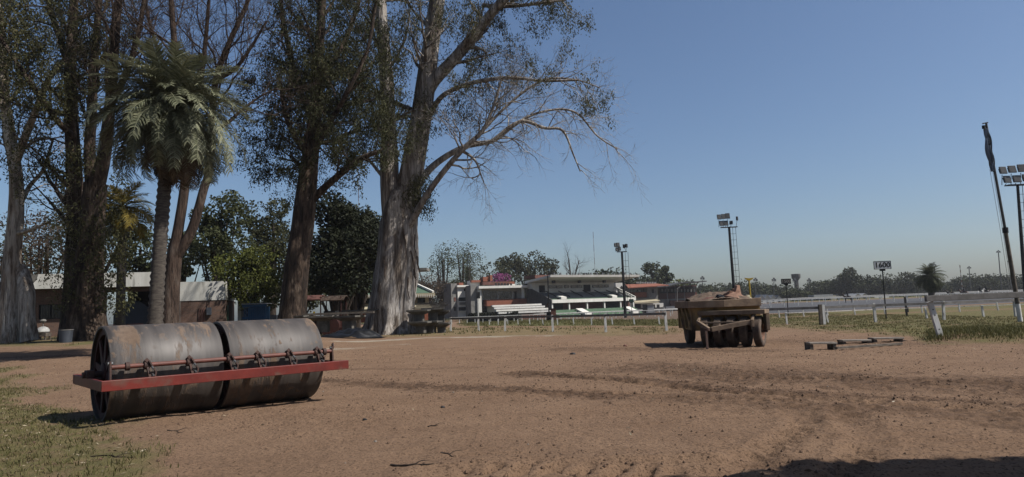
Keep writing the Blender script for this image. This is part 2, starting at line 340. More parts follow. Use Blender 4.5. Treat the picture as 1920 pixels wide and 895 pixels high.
def zones(x, y):
    """masks of what covers the ground: grass, dry grass, damp soil, pale strip, grey track"""
    z = gz(x, y); P = np.stack([x, y, z], -1); px, py, d = project(P)
    front = d > 1.5
    n1 = fbm(x * 0.9, y * 0.9, 5, 3); n2 = fbm(x * 3.1, y * 3.1, 4, 11); n3 = fbm(x * 0.22, y * 0.22, 3, 23)
    nn = (n1 - 0.5) * 1.5 + (n2 - 0.5) * 0.9
    hy = 578 - 0.037 * (px - 960)
    bound = np.interp(py, [655, 690, 720, 760, 790, 850, 895, 1200], [-250, 55, 55, 105, 230, 320, 350, 420])
    g = np.where((py > 655), ss(-30, 120, bound - px + nn * 150), 0) * 0.95
    back = ss(0, 6, py - 623) * ss(653, 645, py + nn * 6) * ss(580, 500, px)
    back2 = ss(622, 618, py) * ss(560, 480, px)
    g = np.maximum(g, np.maximum(back * ss(0.35, 0.6, n1 + 0.12), back2))
    band = ss(850, 880, px) * ss(1330, 1290, px) * ss(598, 601, py) * ss(613, 610, py + nn * 2)
    g = np.maximum(g, band)
    lowedge = np.interp(px, [1300, 1430, 1560, 1700, 1740, 1800, 1930, 2600], [606, 612, 617, 627, 641, 643, 641, 640])
    topedge = hy + np.interp(px, [1430, 1920], [29, 25])
    right = ss(1360, 1440, px) * ss(0, 2, py - topedge) * ss(-9, 9, lowedge - py + nn * 12) * np.maximum(ss(0.30, 0.55, n1 + 0.08), ss(0, 6, 606 - py) * 0.9)
    path = np.exp(-((py - (hy + 36)) / 1.2) ** 2) * ss(1430, 1460, px)
    right = right * (1 - 0.75 * path)
    g = np.maximum(g, right)
    verge = ss(540, 600, px) * ss(1300, 1220, px) * ss(633 - (px - 700) * 0.007, 629 - (px - 700) * 0.007, py + nn * 3) * ss(613, 616, py)
    far = ss(hy + 22, hy + 17, py) * ss(850, 840, px) + ss(hy + 9, hy + 7, py) * ss(1250, 1420, px)
    g = np.where(front, np.clip(np.maximum(g, far), 0, 1), ss(0.4, 0.6, n3))
    dry = np.where(front, np.clip(np.maximum(verge * 0.9, 0.35 * back + 0.5 * ss(655, 690, py) * ss(500, 300, px) + 0.25 * right), 0, 1), 0.3)
    g = np.maximum(g, np.where(front, verge * 0.8, 0))
    trk = ss(1380, 1440, px) * ss(0, 1.5, topedge - py) * ss(hy + 8, hy + 10, py)
    trk = np.where(front, trk, 0)
    dark = ss(840, 860, px) * ss(1330, 1300, px) * ss(601, 599, py) * ss(hy + 12, hy + 14, py)      # far dark dirt track
    dark = np.where(front, dark, 0)
    return g, dry, trk, dark, px, py, d, nn, n1, n2

def build_ground():
    a1 = np.linspace(-52, 52, 560); a0 = np.linspace(-180, -53, 46); a2 = np.linspace(53, 180, 46)
    ang = np.radians(np.concatenate([a0, a1, a2]))
    rad = np.concatenate([[0.3, 0.8, 1.5, 2.2], np.geomspace(2.8, 60, 440), np.geomspace(62, 320, 120), np.geomspace(335, 800, 16)])
    A, Rr = np.meshgrid(ang, rad); x = Rr * np.sin(A); y = Rr * np.cos(A)
    z = gz(x, y)
    g, dry, trk, dark, px, py, d, nn, n1, n2 = zones(x, y)
    near = ss(45, 25, Rr)
    # relief: undulation, harrow lines, tyre ruts, footprints
    h = (fbm(x * 0.35, y * 0.35, 3, 5) - 0.5) * 0.10 * ss(3, 8, Rr) + (n1 - 0.5) * 0.045 + (n2 - 0.5) * 0.022
    h += (fbm(x * 9, y * 9, 3, 31) - 0.5) * 0.022
    warp = y + 0.10 * x + 1.1 * fbm(x * 0.25, y * 0.25, 2, 41)
    h += 0.011 * np.sin(warp * 2 * math.pi / 0.22) * ss(0.4, 0.6, fbm(x * 0.3, y * 0.5, 3, 47)) * (1 - g)
    damp = np.zeros_like(x)
    for pts, wd, st in [([(560, 712), (760, 722), (1000, 738), (1170, 742)], 0.45, 1.0), ([(980, 702), (1250, 716), (1500, 740), (1960, 764)], 0.42, 1.0),
                        ([(1230, 690), (1600, 712), (2000, 728)], 1.5, 0.85), ([(1060, 656), (1200, 654), (1420, 658)], 0.8, 0.65), ([(-60, 672), (190, 668)], 0.7, 0.8),
                        ([(1250, 742), (1600, 770), (1960, 790)], 0.8, 0.7), ([(600, 690), (800, 690), (900, 688)], 0.3, 0.5), ([(1440, 640), (1740, 645)], 1.2, 0.5),
                        ([(-60, 655), (200, 652)], 1.2, 0.45), ([(1565, 626), (1650, 623), (1760, 617), (1930, 612)], 0.35, 1.0)]:
        dist, sa = polydist(x, y, gline(pts))
        damp = np.maximum(damp, st * ss(1.3, 0.2, dist / wd + nn * 0.9 + (fbm(x * 7, y * 7, 3, 91) - .5) * 1.5))
    h += damp * (fbm(x * 14, y * 14, 3, 61) - 0.42) * 0.075
    for pts, wd, dp, tread in [([(960, 700), (1230, 721), (1500, 748), (1640, 758)], 0.16, 0.045, 0.26), ([(1490, 765), (1505, 800), (1440, 842), (1330, 890)], 0.15, 0.024, 0.17),
                               ([(1590, 775), (1625, 820), (1612, 855), (1560, 905)], 0.15, 0.024, 0.17), ([(830, 893), (1000, 884), (1200, 882), (1420, 868)], 0.22, 0.05, 0.27),
                               ([(700, 662), (1000, 650), (1150, 640)], 0.25, 0.03, 0.3), ([(1250, 700), (1500, 712), (1920, 722)], 0.2, 0.035, 0.25), ([(1100, 735), (1500, 756), (1960, 775)], 0.15, 0.03, 0.2),
                               ([(-50, 690), (120, 668), (250, 655)], 0.22, 0.03, 0.3), ([(1565, 626), (1650, 623), (1760, 617), (1930, 612)], 0.35, 0.09, 0.9)]:
        gpl = gline(pts); dist, sa = polydist(x, y, gpl); dd = dist + (n2 - 0.5) * 0.12
        prof = -np.exp(-(dd / wd) ** 2) + 0.55 * np.exp(-((dd - wd * 1.7) / (wd * 0.55)) ** 2)
        h += 1.3 * dp * prof * (0.55 + 0.7 * fbm(x * 2, y * 2, 2, 71)) + 0.95 * dp * np.exp(-(dd / wd) ** 4) * np.tanh(3.5 * np.sin(sa * 2 * math.pi / tread + 4 * n2 + 2.2 * np.sign(polyside(x, y, gpl)) * dd / wd)) * ss(.35, .6, fbm(x * 1.1, y * 1.1, 2, 83))
    pl1, _ = polydist(x, y, gline([(640, 640), (800, 634), (1040, 629)])); pl2, _ = polydist(x, y, gline([(600, 654), (760, 646)]))
    pale = np.maximum(0.75 * ss(0.75, 0.1, pl1 + nn * 1.1), 0.45 * ss(0.6, 0.1, pl2 + nn * 0.9))
    z = z + h * near
    # a grassy mound under the right-hand rail
    z = z + 0.16 * ss(1720, 1790, px) * ss(618, 628, py) * ss(646, 638, py) * (d > 2)
    nr, na = x.shape; idx = np.arange(nr * na).reshape(nr, na); ip = np.roll(idx, -1, axis=1)
    Q = np.stack([idx[:-1], ip[:-1], ip[1:], idx[1:]], -1)[:, :, ::-1].reshape(-1, 4)
    me = mesh_np('ground', np.stack([x, y, z], -1), Q, smooth=True)
    for nm, arr in (('grass', g), ('dry', dry), ('damp', np.clip(damp, 0, 1) * (1 - 0.7 * g)), ('pale', pale), ('track', np.maximum(trk, 0)), ('far_dirt', dark)):
        at = me.attributes.new(nm, 'FLOAT', 'POINT'); at.data.foreach_set('value', arr.astype(np.float32).ravel())
    m, t, p, N, L = newmat('ground_soil')
    tc = N('ShaderNodeTexCoord')
    def noise(sc, det=8, rough=0.65, st=None):
        n = N('ShaderNodeTexNoise'); n.inputs['Scale'].default_value = sc; n.inputs['Detail'].default_value = det; n.inputs['Roughness'].default_value = rough
        if st:
            mp = N('ShaderNodeMapping'); mp.inputs['Scale'].default_value = st; L(tc.outputs['Object'], mp.inputs['Vector']); L(mp.outputs[0], n.inputs['Vector'])
        else: L(tc.outputs['Object'], n.inputs['Vector'])
        return n.outputs['Fac']
    def ramp(f, p0, c0, p1, c1):
        r = N('ShaderNodeValToRGB'); r.color_ramp.elements[0].position = p0; r.color_ramp.elements[1].position = p1
        r.color_ramp.elements[0].color = (*c0, 1) if len(c0) == 3 else c0; r.color_ramp.elements[1].color = (*c1, 1); L(f, r.inputs['Fac']); return r.outputs[0]
    def mix(f, a, b):
        x_ = N('ShaderNodeMixRGB'); L(f, x_.inputs['Fac']); L(a, x_.inputs['Color1']); L(b, x_.inputs['Color2']); return x_.outputs[0]
    def attr(nm):
        a = N('ShaderNodeAttribute'); a.attribute_name = nm; return a.outputs['Fac']
    base = ramp(noise(0.8), 0.3, (0.1361, 0.0848, 0.0533), 0.7, (0.1808, 0.1167, 0.0750))
    grit = noise(25.2555, 2.6505, 0.4228); base = mix(ramp(grit, 0.52, (0, 0, 0), 0.66, (0.65, 0.65, 0.65)), base, ramp(noise(9), 0.3, (0.0995, 0.0615, 0.0392), 0.7, (0.1428, 0.0927, 0.0605)))
    drk = noise(36.5539, 1.9878, 0.3623); base = mix(ramp(drk, 0.56, (0, 0, 0), 0.64, (0.8, 0.8, 0.8)), base, ramp(noise(3), 0, (0.0566, 0.0351, 0.0224), 1, (0.0797, 0.0496, 0.0320)))
    streak = noise(1.6, 6, 0.6, (0.2326, 1.1927, 0.6038)); base = mix(ramp(streak, 0.5, (0, 0, 0), 0.75, (0.5, 0.5, 0.5)), base, ramp(noise(5), 0, (0.0864, 0.0529, 0.0340), 1, (0.1197, 0.0744, 0.0470)))
    base = mix(attr('damp'), base, ramp(noise(10.6339, 3.9758, 0.4228), 0.35, (0.0411, 0.0251, 0.0163), 0.68, (0.1163, 0.0715, 0.0447)))
    base = mix(attr('pale'), base, ramp(noise(6), 0.3, (0.1993, 0.1723, 0.1329), 0.7, (0.3057, 0.2783, 0.2234)))
    base = mix(attr('far_dirt'), base, ramp(noise(0.5), 0.3, (0.0665, 0.0464, 0.0331), 0.7, (0.1065, 0.0729, 0.0513)))
    base = mix(attr('track'), base, ramp(noise(0.25, 6, 0.6, (0.4114, 1.8064, 1.3820)), 0.3, (0.0444, 0.0451, 0.0488), 0.7, (0.0778, 0.0779, 0.0826)))
    gcol = mix(attr('dry'), ramp(noise(2.5), 0.3, (0.0367, 0.0451, 0.0132), 0.7, (0.0764, 0.0796, 0.0242)), ramp(noise(2.2), 0.3, (0.0864, 0.0697, 0.0331), 0.7, (0.1661, 0.1259, 0.0634)))
    ga = N('ShaderNodeMath'); ga.operation = 'MULTIPLY'; L(attr('grass'), ga.inputs[0])
    gr = N('ShaderNodeValToRGB'); gr.color_ramp.elements[0].position = 0.25; gr.color_ramp.elements[1].position = 0.55; gr.color_ramp.elements[0].color = (0.3, 0.3, 0.3, 1); L(noise(3.3231, 3.9758, 0.4228), gr.inputs['Fac'])
    L(gr.outputs[0], ga.inputs[1])
    base = mix(ga.outputs[0], base, gcol)
    L(base, p.inputs['Base Color']); p.inputs['Roughness'].default_value = 0.95; p.inputs['Specular IOR Level'].default_value = 0.12
    b1 = N('ShaderNodeBump'); b1.inputs['Strength'].default_value = 1.0; b1.inputs['Distance'].default_value = 0.05; L(noise(13, 8, 0.7), b1.inputs['Height'])
    b2 = N('ShaderNodeBump'); b2.inputs['Strength'].default_value = 0.5; b2.inputs['Distance'].default_value = 0.012; L(noise(90, 4, 0.7), b2.inputs['Height']); L(b1.outputs[0], b2.inputs['Normal'])
    L(b2.outputs[0], p.inputs['Normal'])
    o = link('ground', me, m); o['kind'] = 'structure'
    return x, y, z
GX, GY, GZ = build_ground()
# ---------------------------------------------------------------- trees
def unit(v): return v / (np.linalg.norm(v) + 1e-9)
class TreeBuf:
    def __init__(s, seed=0):
        s.V = []; s.Q = []; s.n = 0; s.sites = []; s.dirs = []; s.rg = np.random.default_rng(seed)
    def tube(s, P, rad, nseg=6, rough=0.0, flute=0.0, seed=0):
        P = np.asarray(P, float); N = len(P); rad = np.asarray(rad, float)
        T = np.gradient(P, axis=0); T /= np.linalg.norm(T, axis=1)[:, None] + 1e-9
        ref = np.array([0.31, 0.93, 0.17]); U = np.cross(T, ref); U /= np.linalg.norm(U, axis=1)[:, None] + 1e-9; Vv = np.cross(T, U)
        a = np.linspace(0, 2 * math.pi, nseg, endpoint=False)
        rr = np.repeat(rad[:, None], nseg, 1)
        if rough > 0:
            arc = np.concatenate([[0], np.cumsum(np.linalg.norm(np.diff(P, axis=0), axis=1))])
            A, Z = np.meshgrid(a, arc)
            cx, sx = np.cos(A) * 1.6, np.sin(A) * 1.6
            nz = fbm(cx * 1.7 + Z * 0.15 + seed, sx * 1.7 + Z * 0.45, 4, seed) - 0.5
            nz2 = fbm(cx * 4 + seed * 3, sx * 4 + Z * 0.12, 3, seed + 5) - 0.5
            rr = rr * (1 + rough * (nz * 1.2 + nz2 * 0.9))
            if flute > 0:
                low = np.exp(-Z / 1.6)
                rr = rr * (1 + flute * low * (0.5 * np.sin(A * 5 + 2 * nz * 6 + seed) + 0.35 * np.sin(A * 8 + seed * 2) + 0.25))
        ring = P[:, None, :] + rr[..., None] * (np.cos(a)[None, :, None] * U[:, None, :] + np.sin(a)[None, :, None] * Vv[:, None, :])
        idx = s.n + np.arange(N * nseg).reshape(N, nseg); ip = np.roll(idx, -1, 1)
        s.V.append(ring.reshape(-1, 3)); s.Q.append(np.stack([idx[:-1], ip[:-1], ip[1:], idx[1:]], -1).reshape(-1, 4)); s.n += N * nseg
    def spline(s, pts, rad, sub=5):
        """Catmull-Rom through pts"""
        P = [np.array(p, float) for p in pts]; n = len(P); out = []; ro = []
        for i in range(n - 1):
            p0, p1, p2, p3 = P[max(i - 1, 0)], P[i], P[i + 1], P[min(i + 2, n - 1)]
            for k in range(sub):
                t = k / sub
                out.append(0.5 * ((2 * p1) + (-p0 + p2) * t + (2 * p0 - 5 * p1 + 4 * p2 - p3) * t * t + (-p0 + 3 * p1 - 3 * p2 + p3) * t ** 3))
                ro.append(rad[i] * (1 - t) + rad[i + 1] * t)
        out.append(P[-1]); ro.append(rad[-1]); return np.array(out), np.array(ro)
    def grow(s, p, d, L, r, lev, o):
        """one twig with its side twigs. o: dict wander, up, kids, ratio, leaf"""
        rg = s.rg; n = max(3, int(4 + L * 1.2)) if lev > 0 else 4
        n = min(n, 8); P = [p]; d = unit(d); st = L / n
        for i in range(n):
            d = unit(d + rg.normal(0, o['wander'], 3) + np.array([0, 0, o['up'] * (1 if lev > 0 else o.get('uptip', 0.5))])); P.append(P[-1] + d * st)
        P = np.array(P); rad = np.linspace(r, r * 0.35 if lev > 0 else max(r * 0.2, 0.006), len(P))
        s.tube(P, rad, 6 if r > 0.06 else (4 if r > 0.02 else 3))
        if lev <= 0:
            if rg.random() < o['leaf']:
                for q in (P[-1], P[-2], P[len(P) // 2]): s.sites.append(q); s.dirs.append(d)
            return
        k = o['kids'] + rg.integers(0, 2)
        for i in range(k):
            t = 0.25 + 0.75 * (i + rg.random()) / k; j = min(int(t * n), n - 1); q = P[j] + (P[j + 1] - P[j]) * (t * n - j)
            ax = unit(P[j + 1] - P[j]); rnd = rg.normal(0, 1, 3); rnd -= ax * (rnd @ ax); rnd = unit(rnd)
            ang = R(rg.uniform(28, 62)); nd = ax * math.cos(ang) + rnd * math.sin(ang)
            s.grow(q, nd, L * o['ratio'] * rg.uniform(0.7, 1.2), max(rad[j] * 0.55, 0.008), lev - 1, o)
        s.grow(P[-1], d, L * o['ratio'], rad[-1], lev - 1, o)
    def limb(s, pts, rad, nseg=8, rough=0.1, kids=0, o=None, klen=3.0, lev=2, t0=0.3, sub=5, flute=0.0, side=None):
        """hand-placed limb with procedural branches"""
        P, r = s.spline(pts, rad, sub); s.tube(P, r, nseg, rough, flute, seed=int(s.rg.integers(0, 50)))
        for i in range(kids):
            t = t0 + (1 - t0) * (i + s.rg.random()) / kids; j = min(int(t * (len(P) - 1)), len(P) - 2)
            ax = unit(P[j + 1] - P[j]); rnd = s.rg.normal(0, 1, 3) + (np.array(side) if side is not None else 0); rnd -= ax * (rnd @ ax); rnd = unit(rnd)
            ang = R(s.rg.uniform(30, 65)); nd = ax * math.cos(ang) + rnd * math.sin(ang)
            s.grow(P[j], nd, klen * s.rg.uniform(0.6, 1.25), min(max(r[j] * 0.42, 0.03), 0.16), lev, o)
        return P, r
    def wood(s, name, mat, root):
        V = np.concatenate(s.V) - np.array(root.location); return link(name, mesh_np(name, V, np.concatenate(s.Q), smooth=True), mat, root)
    def leaves(s, name, mat, root, per=6, size=(0.22, 0.05), spread=0.28, droop=0.8, extra=None, maxn=170000):
        S0 = np.array(s.sites) if s.sites else np.zeros((0, 3))
        if extra is not None and len(extra): S0 = np.concatenate([S0, np.asarray(extra)])
        C = np.repeat(S0, per, 0); rg = s.rg
        if len(C) > maxn: C = C[rg.choice(len(C), maxn, False)]
        me = leafmesh(name, C + rg.normal(0, spread, C.shape) * np.array([.85, .85, 1.3]) - np.array([0, 0, spread * 0.5 * droop]) - np.array(root.location), size, droop, rg)
        return link(name, me, mat, root)
def leafmesh(name, C, size, droop, rg):
    """one diamond-shaped, slightly folded leaf (or leaf spray) at every centre"""
    n = len(C); L = size[0] * rg.uniform(0.6, 1.35, n)[:, None]; Wd = size[1] * rg.uniform(0.7, 1.3, n)[:, None]
    d = rg.normal(0, 1, (n, 3)); d[:, 2] = d[:, 2] * 0.7 - droop * 1.6; d /= np.linalg.norm(d, axis=1)[:, None] + 1e-9
    sd_ = np.cross(d, rg.normal(0, 1, (n, 3))); sd_ /= np.linalg.norm(sd_, axis=1)[:, None] + 1e-9
    nrm = np.cross(d, sd_)
    a = C - d * L * 0.5; b = C + sd_ * Wd + nrm * Wd * 0.4; c = C + d * L * 0.5; e = C - sd_ * Wd + nrm * Wd * 0.4
    V = np.stack([a, b, c, e], 1).reshape(-1, 3)
    return mesh_np(name, V, np.arange(4 * n).reshape(n, 4))
def blob_sites(rg, c, r, n, fill=0.35):
    """points through an ellipsoid volume, denser to its shell, in uneven clumps"""
    u = rg.normal(0, 1, (n, 3)); u /= np.linalg.norm(u, axis=1)[:, None]
    rad = (fill + (1 - fill) * rg.random(n) ** 0.6)[:, None]
    return np.asarray(c) + u * rad * np.asarray(r)

def px_path(pts, d0):
    """pts: (px, py, width_px, depth offset) -> world points and radii"""
    P = []; Rd = []
    for q in pts:
        px, py, wd = q[:3]; d = d0 + (q[3] if len(q) > 3 else 0)
        p = W(px, py, d); P.append((p.x, p.y, p.z)); Rd.append(wd * d / FPX / 2)
    return P, Rd
EUC = dict(wander=0.16, up=0.05, uptip=-0.25, kids=3, ratio=0.62, leaf=0.95)
BARE = dict(wander=0.17, up=0.03, uptip=-0.05, kids=3, ratio=0.62, leaf=0.0)
DROOP = dict(wander=0.15, up=-0.06, uptip=-0.2, kids=3, ratio=0.62, leaf=0.0)

# --- the big eucalyptus in the middle
def big_eucalyptus():
    d = 46.0; b = gpt(735, d); root = thing('eucalyptus_tree', b, 'huge forked eucalyptus with pale peeling trunk, nearest the track rail', 'tree')
    t = TreeBuf(11); L = lambda pts, **k: t.limb(*px_path(pts, d), **k)
    L([(731, 632, 96), (733, 605, 84), (738, 560, 78), (746, 480, 74), (749, 420, 70), (752, 385, 62), (755, 360, 44)], nseg=56, rough=0.22, flute=0.28, sub=14)
    L([(740, 410, 46), (731, 345, 37), (729, 250, 29), (725, 150, 27), (717, 60, 23), (711, -40, 20), (700, -130, 15)], nseg=20, rough=0.16, kids=9, o=EUC, klen=3.6, lev=2, t0=0.35)
    L([(757, 400, 56), (769, 335, 47), (788, 230, 41), (799, 155, 38), (809, 80, 33), (824, -30, 30), (838, -120, 22)], nseg=24, rough=0.14, kids=10, o=EUC, klen=3.6, lev=2, t0=0.45)
    L([(797, 175, 34), (815, 150, 25, -.4), (860, 102, 22, -1), (905, 46, 20, -1.5), (950, -8, 17, -2), (1010, -70, 10, -2.4)], nseg=12, rough=0.12, kids=10, o=EUC, klen=3.2, lev=2, t0=0.3)
    L([(905, 10, 9, -1), (950, 12, 8, -1.5), (1000, 8, 6, -2), (1060, 0, 4, -2)], nseg=6, kids=8, o=EUC, klen=1.9, lev=2, t0=0.1)
    L([(806, 215, 13), (830, 180, 10, -1), (880, 157, 9, -1.8), (950, 146, 7, -2.4), (1020, 152, 5, -3), (1085, 150, 4, -3.4)], nseg=8, kids=13, o=dict(EUC, leaf=0.4), klen=2.3, lev=2, t0=0.2)
    # dead limbs reaching out to the right
    L([(760, 430, 20, -.6), (775, 410, 15, -1), (800, 366, 12, -1.4), (835, 318, 11, -1.8), (870, 278, 10, -2.2), (905, 245, 8, -2.4), (925, 200, 6, -2.6), (940, 150, 4, -2.8)], nseg=10, rough=0.12, kids=17, o=BARE, klen=2.6, lev=3, t0=0.45)
    L([(780, 345, 18), (820, 305, 13, .8), (870, 276, 10, 1.5), (925, 264, 8, 2), (960, 238, 7, 2.3), (1000, 215, 5, 2.6), (1050, 205, 4, 3), (1085, 215, 4, 3.2), (1120, 255, 3, 3.3), (1158, 280, 2, 3.3)], nseg=8, rough=0.1, kids=24, o=DROOP, klen=2.2, lev=2, t0=0.35)
    L([(925, 264, 9, 2), (975, 228, 7, 2.2), (1020, 240, 6, 2.2), (1055, 245, 5, 2.4), (1075, 290, 3, 2.4), (1088, 322, 2, 2.4)], nseg=6, kids=9, o=DROOP, klen=1.6, lev=2, t0=0.2)
    L([(905, 245, 6, -2.3), (960, 190, 5, -2), (1020, 150, 4, -2), (1080, 150, 3, -2), (1125, 165, 2, -2)], nseg=6, kids=20, o=dict(BARE, leaf=.04), klen=2.2, lev=2, t0=0.1)
    L([(870, 285, 7, -2), (890, 300, 5, -2), (900, 325, 3, -2), (885, 335, 2, -2)], nseg=5, kids=7, o=DROOP, klen=1.6, lev=2, t0=0.1)
    L([(732, 350, 9), (712, 325, 7), (692, 300, 6), (680, 285, 4)], nseg=6, kids=3, o=EUC, klen=1.5, lev=1)
    L([(770, 205, 10), (745, 195, 9, 1), (720, 180, 8, 1.5), (690, 160, 6, 2)], nseg=6, kids=6, o=EUC, klen=2.2, lev=2, t0=0.1)
    wood = t.wood('trunk', M['bark_euc'], root)
    ex = []
    for px, py, rr, n in [(790, 350, 0.9, 90), (775, 375, 0.9, 80), (800, 385, 0.7, 60), (752, 120, 1.0, 36), (765, 50, 1.3, 50), (860, 40, 1.5, 80), (880, 230, 1.2, 40), (850, 215, 1.3, 60), (895, 150, 1.2, 60), (965, 90, 1.0, 40), (1010, 40, 1.1, 60), (1050, 20, 1.0, 60), (660, 60, 1.8, 60)]:
        c = np.array(W(px, py, d - 0.8)); ex.append(blob_sites(t.rg, c, (rr, rr, rr * 1.1), n))
    t.leaves('crown', M['leaf_euc'], root, per=10, size=(0.21, 0.029), spread=0.19, droop=0.9, extra=np.concatenate(ex))
    # torn strips of bark hanging on the trunk
    rg = random.Random(4)
    for px, py in [(778, 440), (770, 470), (782, 480), (765, 520), (720, 480), (756, 430), (776, 505)]:
        p = W(px, py, d - 1.35 + (0.3 if px > 765 else 0)); q = p.copy(); pts = []
        for k in range(5):
            pts.append(q.copy()); q = q + Vector((rg.uniform(-.05, .12), rg.uniform(-.08, .02), -rg.uniform(.3, .55)))
        MB().tube(pts, [0.05, 0.06, 0.05, 0.04, 0.015], 4).build('bark_strip', M['bark_red'], root, org=b)
big_eucalyptus()

def second_eucalyptus():
    d = 41.0; b = gpt(548, d); root = thing('eucalyptus_tree', b, 'tall dark leaning eucalyptus behind the right end of the roller', 'tree')
    t = TreeBuf(23); L = lambda pts, **k: t.limb(*px_path(pts, d), **k)
    L([(545, 640, 58), (547, 600, 48), (553, 540, 44), (561, 470, 42), (570, 400, 40), (580, 310, 32), (590, 230, 24), (597, 130, 19), (604, 0, 15), (612, -100, 10)], nseg=32, rough=0.2, flute=0.22, sub=8, kids=22, o=EUC, klen=3.2, lev=2, t0=0.52)
    L([(577, 385, 20), (600, 360, 15), (640, 325, 13, -1), (680, 296, 11, -1.5), (715, 283, 8, -1.7)], nseg=10, rough=0.15, kids=6, o=EUC, klen=1.7, lev=2, t0=0.45)
    for pts in [[(585, 290, 13), (620, 230, 10, -1), (655, 165, 9, -2), (690, 90, 7, -2), (705, 0, 6, -2)], [(590, 235, 14), (570, 190, 12, 1), (548, 120, 10, 1.5), (530, 30, 8, 2), (520, -60, 6, 2)],
                [(583, 300, 12), (555, 260, 10, -1), (535, 215, 8, -1.6), (525, 150, 6, -2)], [(597, 150, 12), (640, 90, 10, 1.6), (668, 20, 8, 2.2), (690, -60, 6, 2.4)], [(592, 215, 10), (640, 200, 8, 1), (690, 190, 6, 1.5)],
                [(587, 270, 10), (630, 262, 8, 1), (675, 240, 6, 2)], [(580, 320, 9), (560, 310, 7, 1), (545, 290, 5, 1.4)]]:
        L(pts, nseg=8, rough=0.1, kids=10, o=EUC, klen=2.5, lev=2, t0=0.15)
    t.wood('trunk', M['bark_brown'], root)
    ex = []
    for px, py, rr, n in [(560, 200, 1.6, 150), (540, 250, 1.4, 120), (575, 120, 1.9, 170), (620, 60, 2.1, 180), (545, 60, 1.8, 150), (640, 160, 1.5, 110), (620, 250, 1.1, 70), (545, 300, 1.0, 80), (590, 20, 2.0, 170), (660, 110, 1.6, 100), (640, 290, 0.9, 60), (665, 270, 0.9, 60), (690, 130, 1.4, 80), (520, 130, 1.3, 80), (690, 210, 1.3, 80), (560, 330, 0.7, 40)]:
        ex.append(blob_sites(t.rg, np.array(W(px, py, d + t.rg.uniform(-1.5, 1.5))), (rr, rr, rr * 1.15), int(n * .6)))
    t.leaves('crown', M['leaf_dark'], root, per=11, size=(0.19, 0.032), spread=0.17, droop=0.8, extra=np.concatenate(ex))
second_eucalyptus()

def left_eucalyptus():
    d = 36.0; b = gpt(155, d); root = thing('eucalyptus_tree', b, 'broad multi-stemmed eucalyptus with leafy suckers, left of the palm', 'tree')
    t = TreeBuf(37); L = lambda pts, **k: t.limb(*px_path(pts, d), **k)
    L([(158, 655, 92), (158, 632, 74), (160, 580, 58), (165, 510, 50), (170, 450, 44), (174, 390, 40), (180, 345, 40)], nseg=36, rough=0.25, flute=0.3, sub=9)
    L([(135, 655, 52, 1), (137, 600, 40, 1), (140, 500, 34, 1), (142, 400, 30, 1), (138, 300, 26, 1), (134, 220, 24, .8), (132, 120, 20, .5), (138, 20, 16, .5), (140, -80, 12, .5)], nseg=18, rough=0.2, kids=14, o=EUC, klen=2.6, lev=2, t0=0.3)
    L([(178, 360, 34), (196, 290, 24, -.5), (206, 200, 20, -1), (214, 100, 17, -1), (222, 0, 14, -1), (228, -90, 10, -1)], nseg=14, rough=0.15, kids=11, o=dict(BARE, up=0.10), klen=2.8, lev=3, t0=0.3)
    L([(174, 380, 24), (168, 290, 20, .6), (172, 200, 18, 1), (178, 100, 15, 1.4), (186, 0, 12, 1.6), (190, -80, 8, 1.6)], nseg=12, rough=0.15, kids=11, o=dict(BARE, up=0.10, leaf=0.25), klen=2.6, lev=3, t0=0.3)
    L([(136, 255, 14), (110, 230, 11, -1), (70, 175, 9, -2), (20, 100, 8, -2.5), (-20, 40, 6, -2.5)], nseg=8, rough=0.1, kids=8, o=EUC, klen=2.0, lev=2, t0=0.25)
    L([(133, 150, 15), (118, 90, 12, 1), (95, 20, 10, 1), (80, -60, 7, 1)], nseg=8, kids=10, o=dict(BARE, leaf=0.5), klen=2.4, lev=2, t0=0.2)
    L([(206, 200, 14, -1), (240, 130, 11, -1.4), (262, 50, 9, -1.6), (275, -40, 6, -1.6)], nseg=8, kids=11, o=dict(BARE, up=0.12), klen=2.4, lev=3, t0=0.2)
    t.wood('trunk', M['bark_brown'], root)
    ex = []
    for px, py, rr, n, dz in [(150, 460, 1.5, 120, -1), (200, 500, 1.2, 120, -1), (120, 500, 1.1, 80, -.6), (215, 560, 0.9, 90, -1), (190, 430, 1.1, 80, -1), (125, 420, 1.1, 80, -1), (130, 560, 0.7, 50, -1), (75, 130, 1.4, 120, -2), (40, 110, 1.2, 80, -2), (110, 60, 1.6, 130, 0), (160, 120, 1.3, 80, 0), (130, 190, 1.2, 90, -1), (90, 190, 1.1, 80, -2), (120, 320, 1.0, 70, -1), (160, 300, 0.9, 60, -1), (150, 20, 1.6, 110, 0), (210, 380, 0.8, 60, -1), (230, 460, 0.8, 70, -.5)]:
        ex.append(blob_sites(t.rg, np.array(W(px, py, d + dz)), (rr, rr, rr * 1.1), int(n * .62)))
    t.leaves('crown', M['leaf_euc'], root, per=9, size=(0.18, 0.034), spread=0.17, droop=0.7, extra=np.concatenate(ex))
left_eucalyptus()

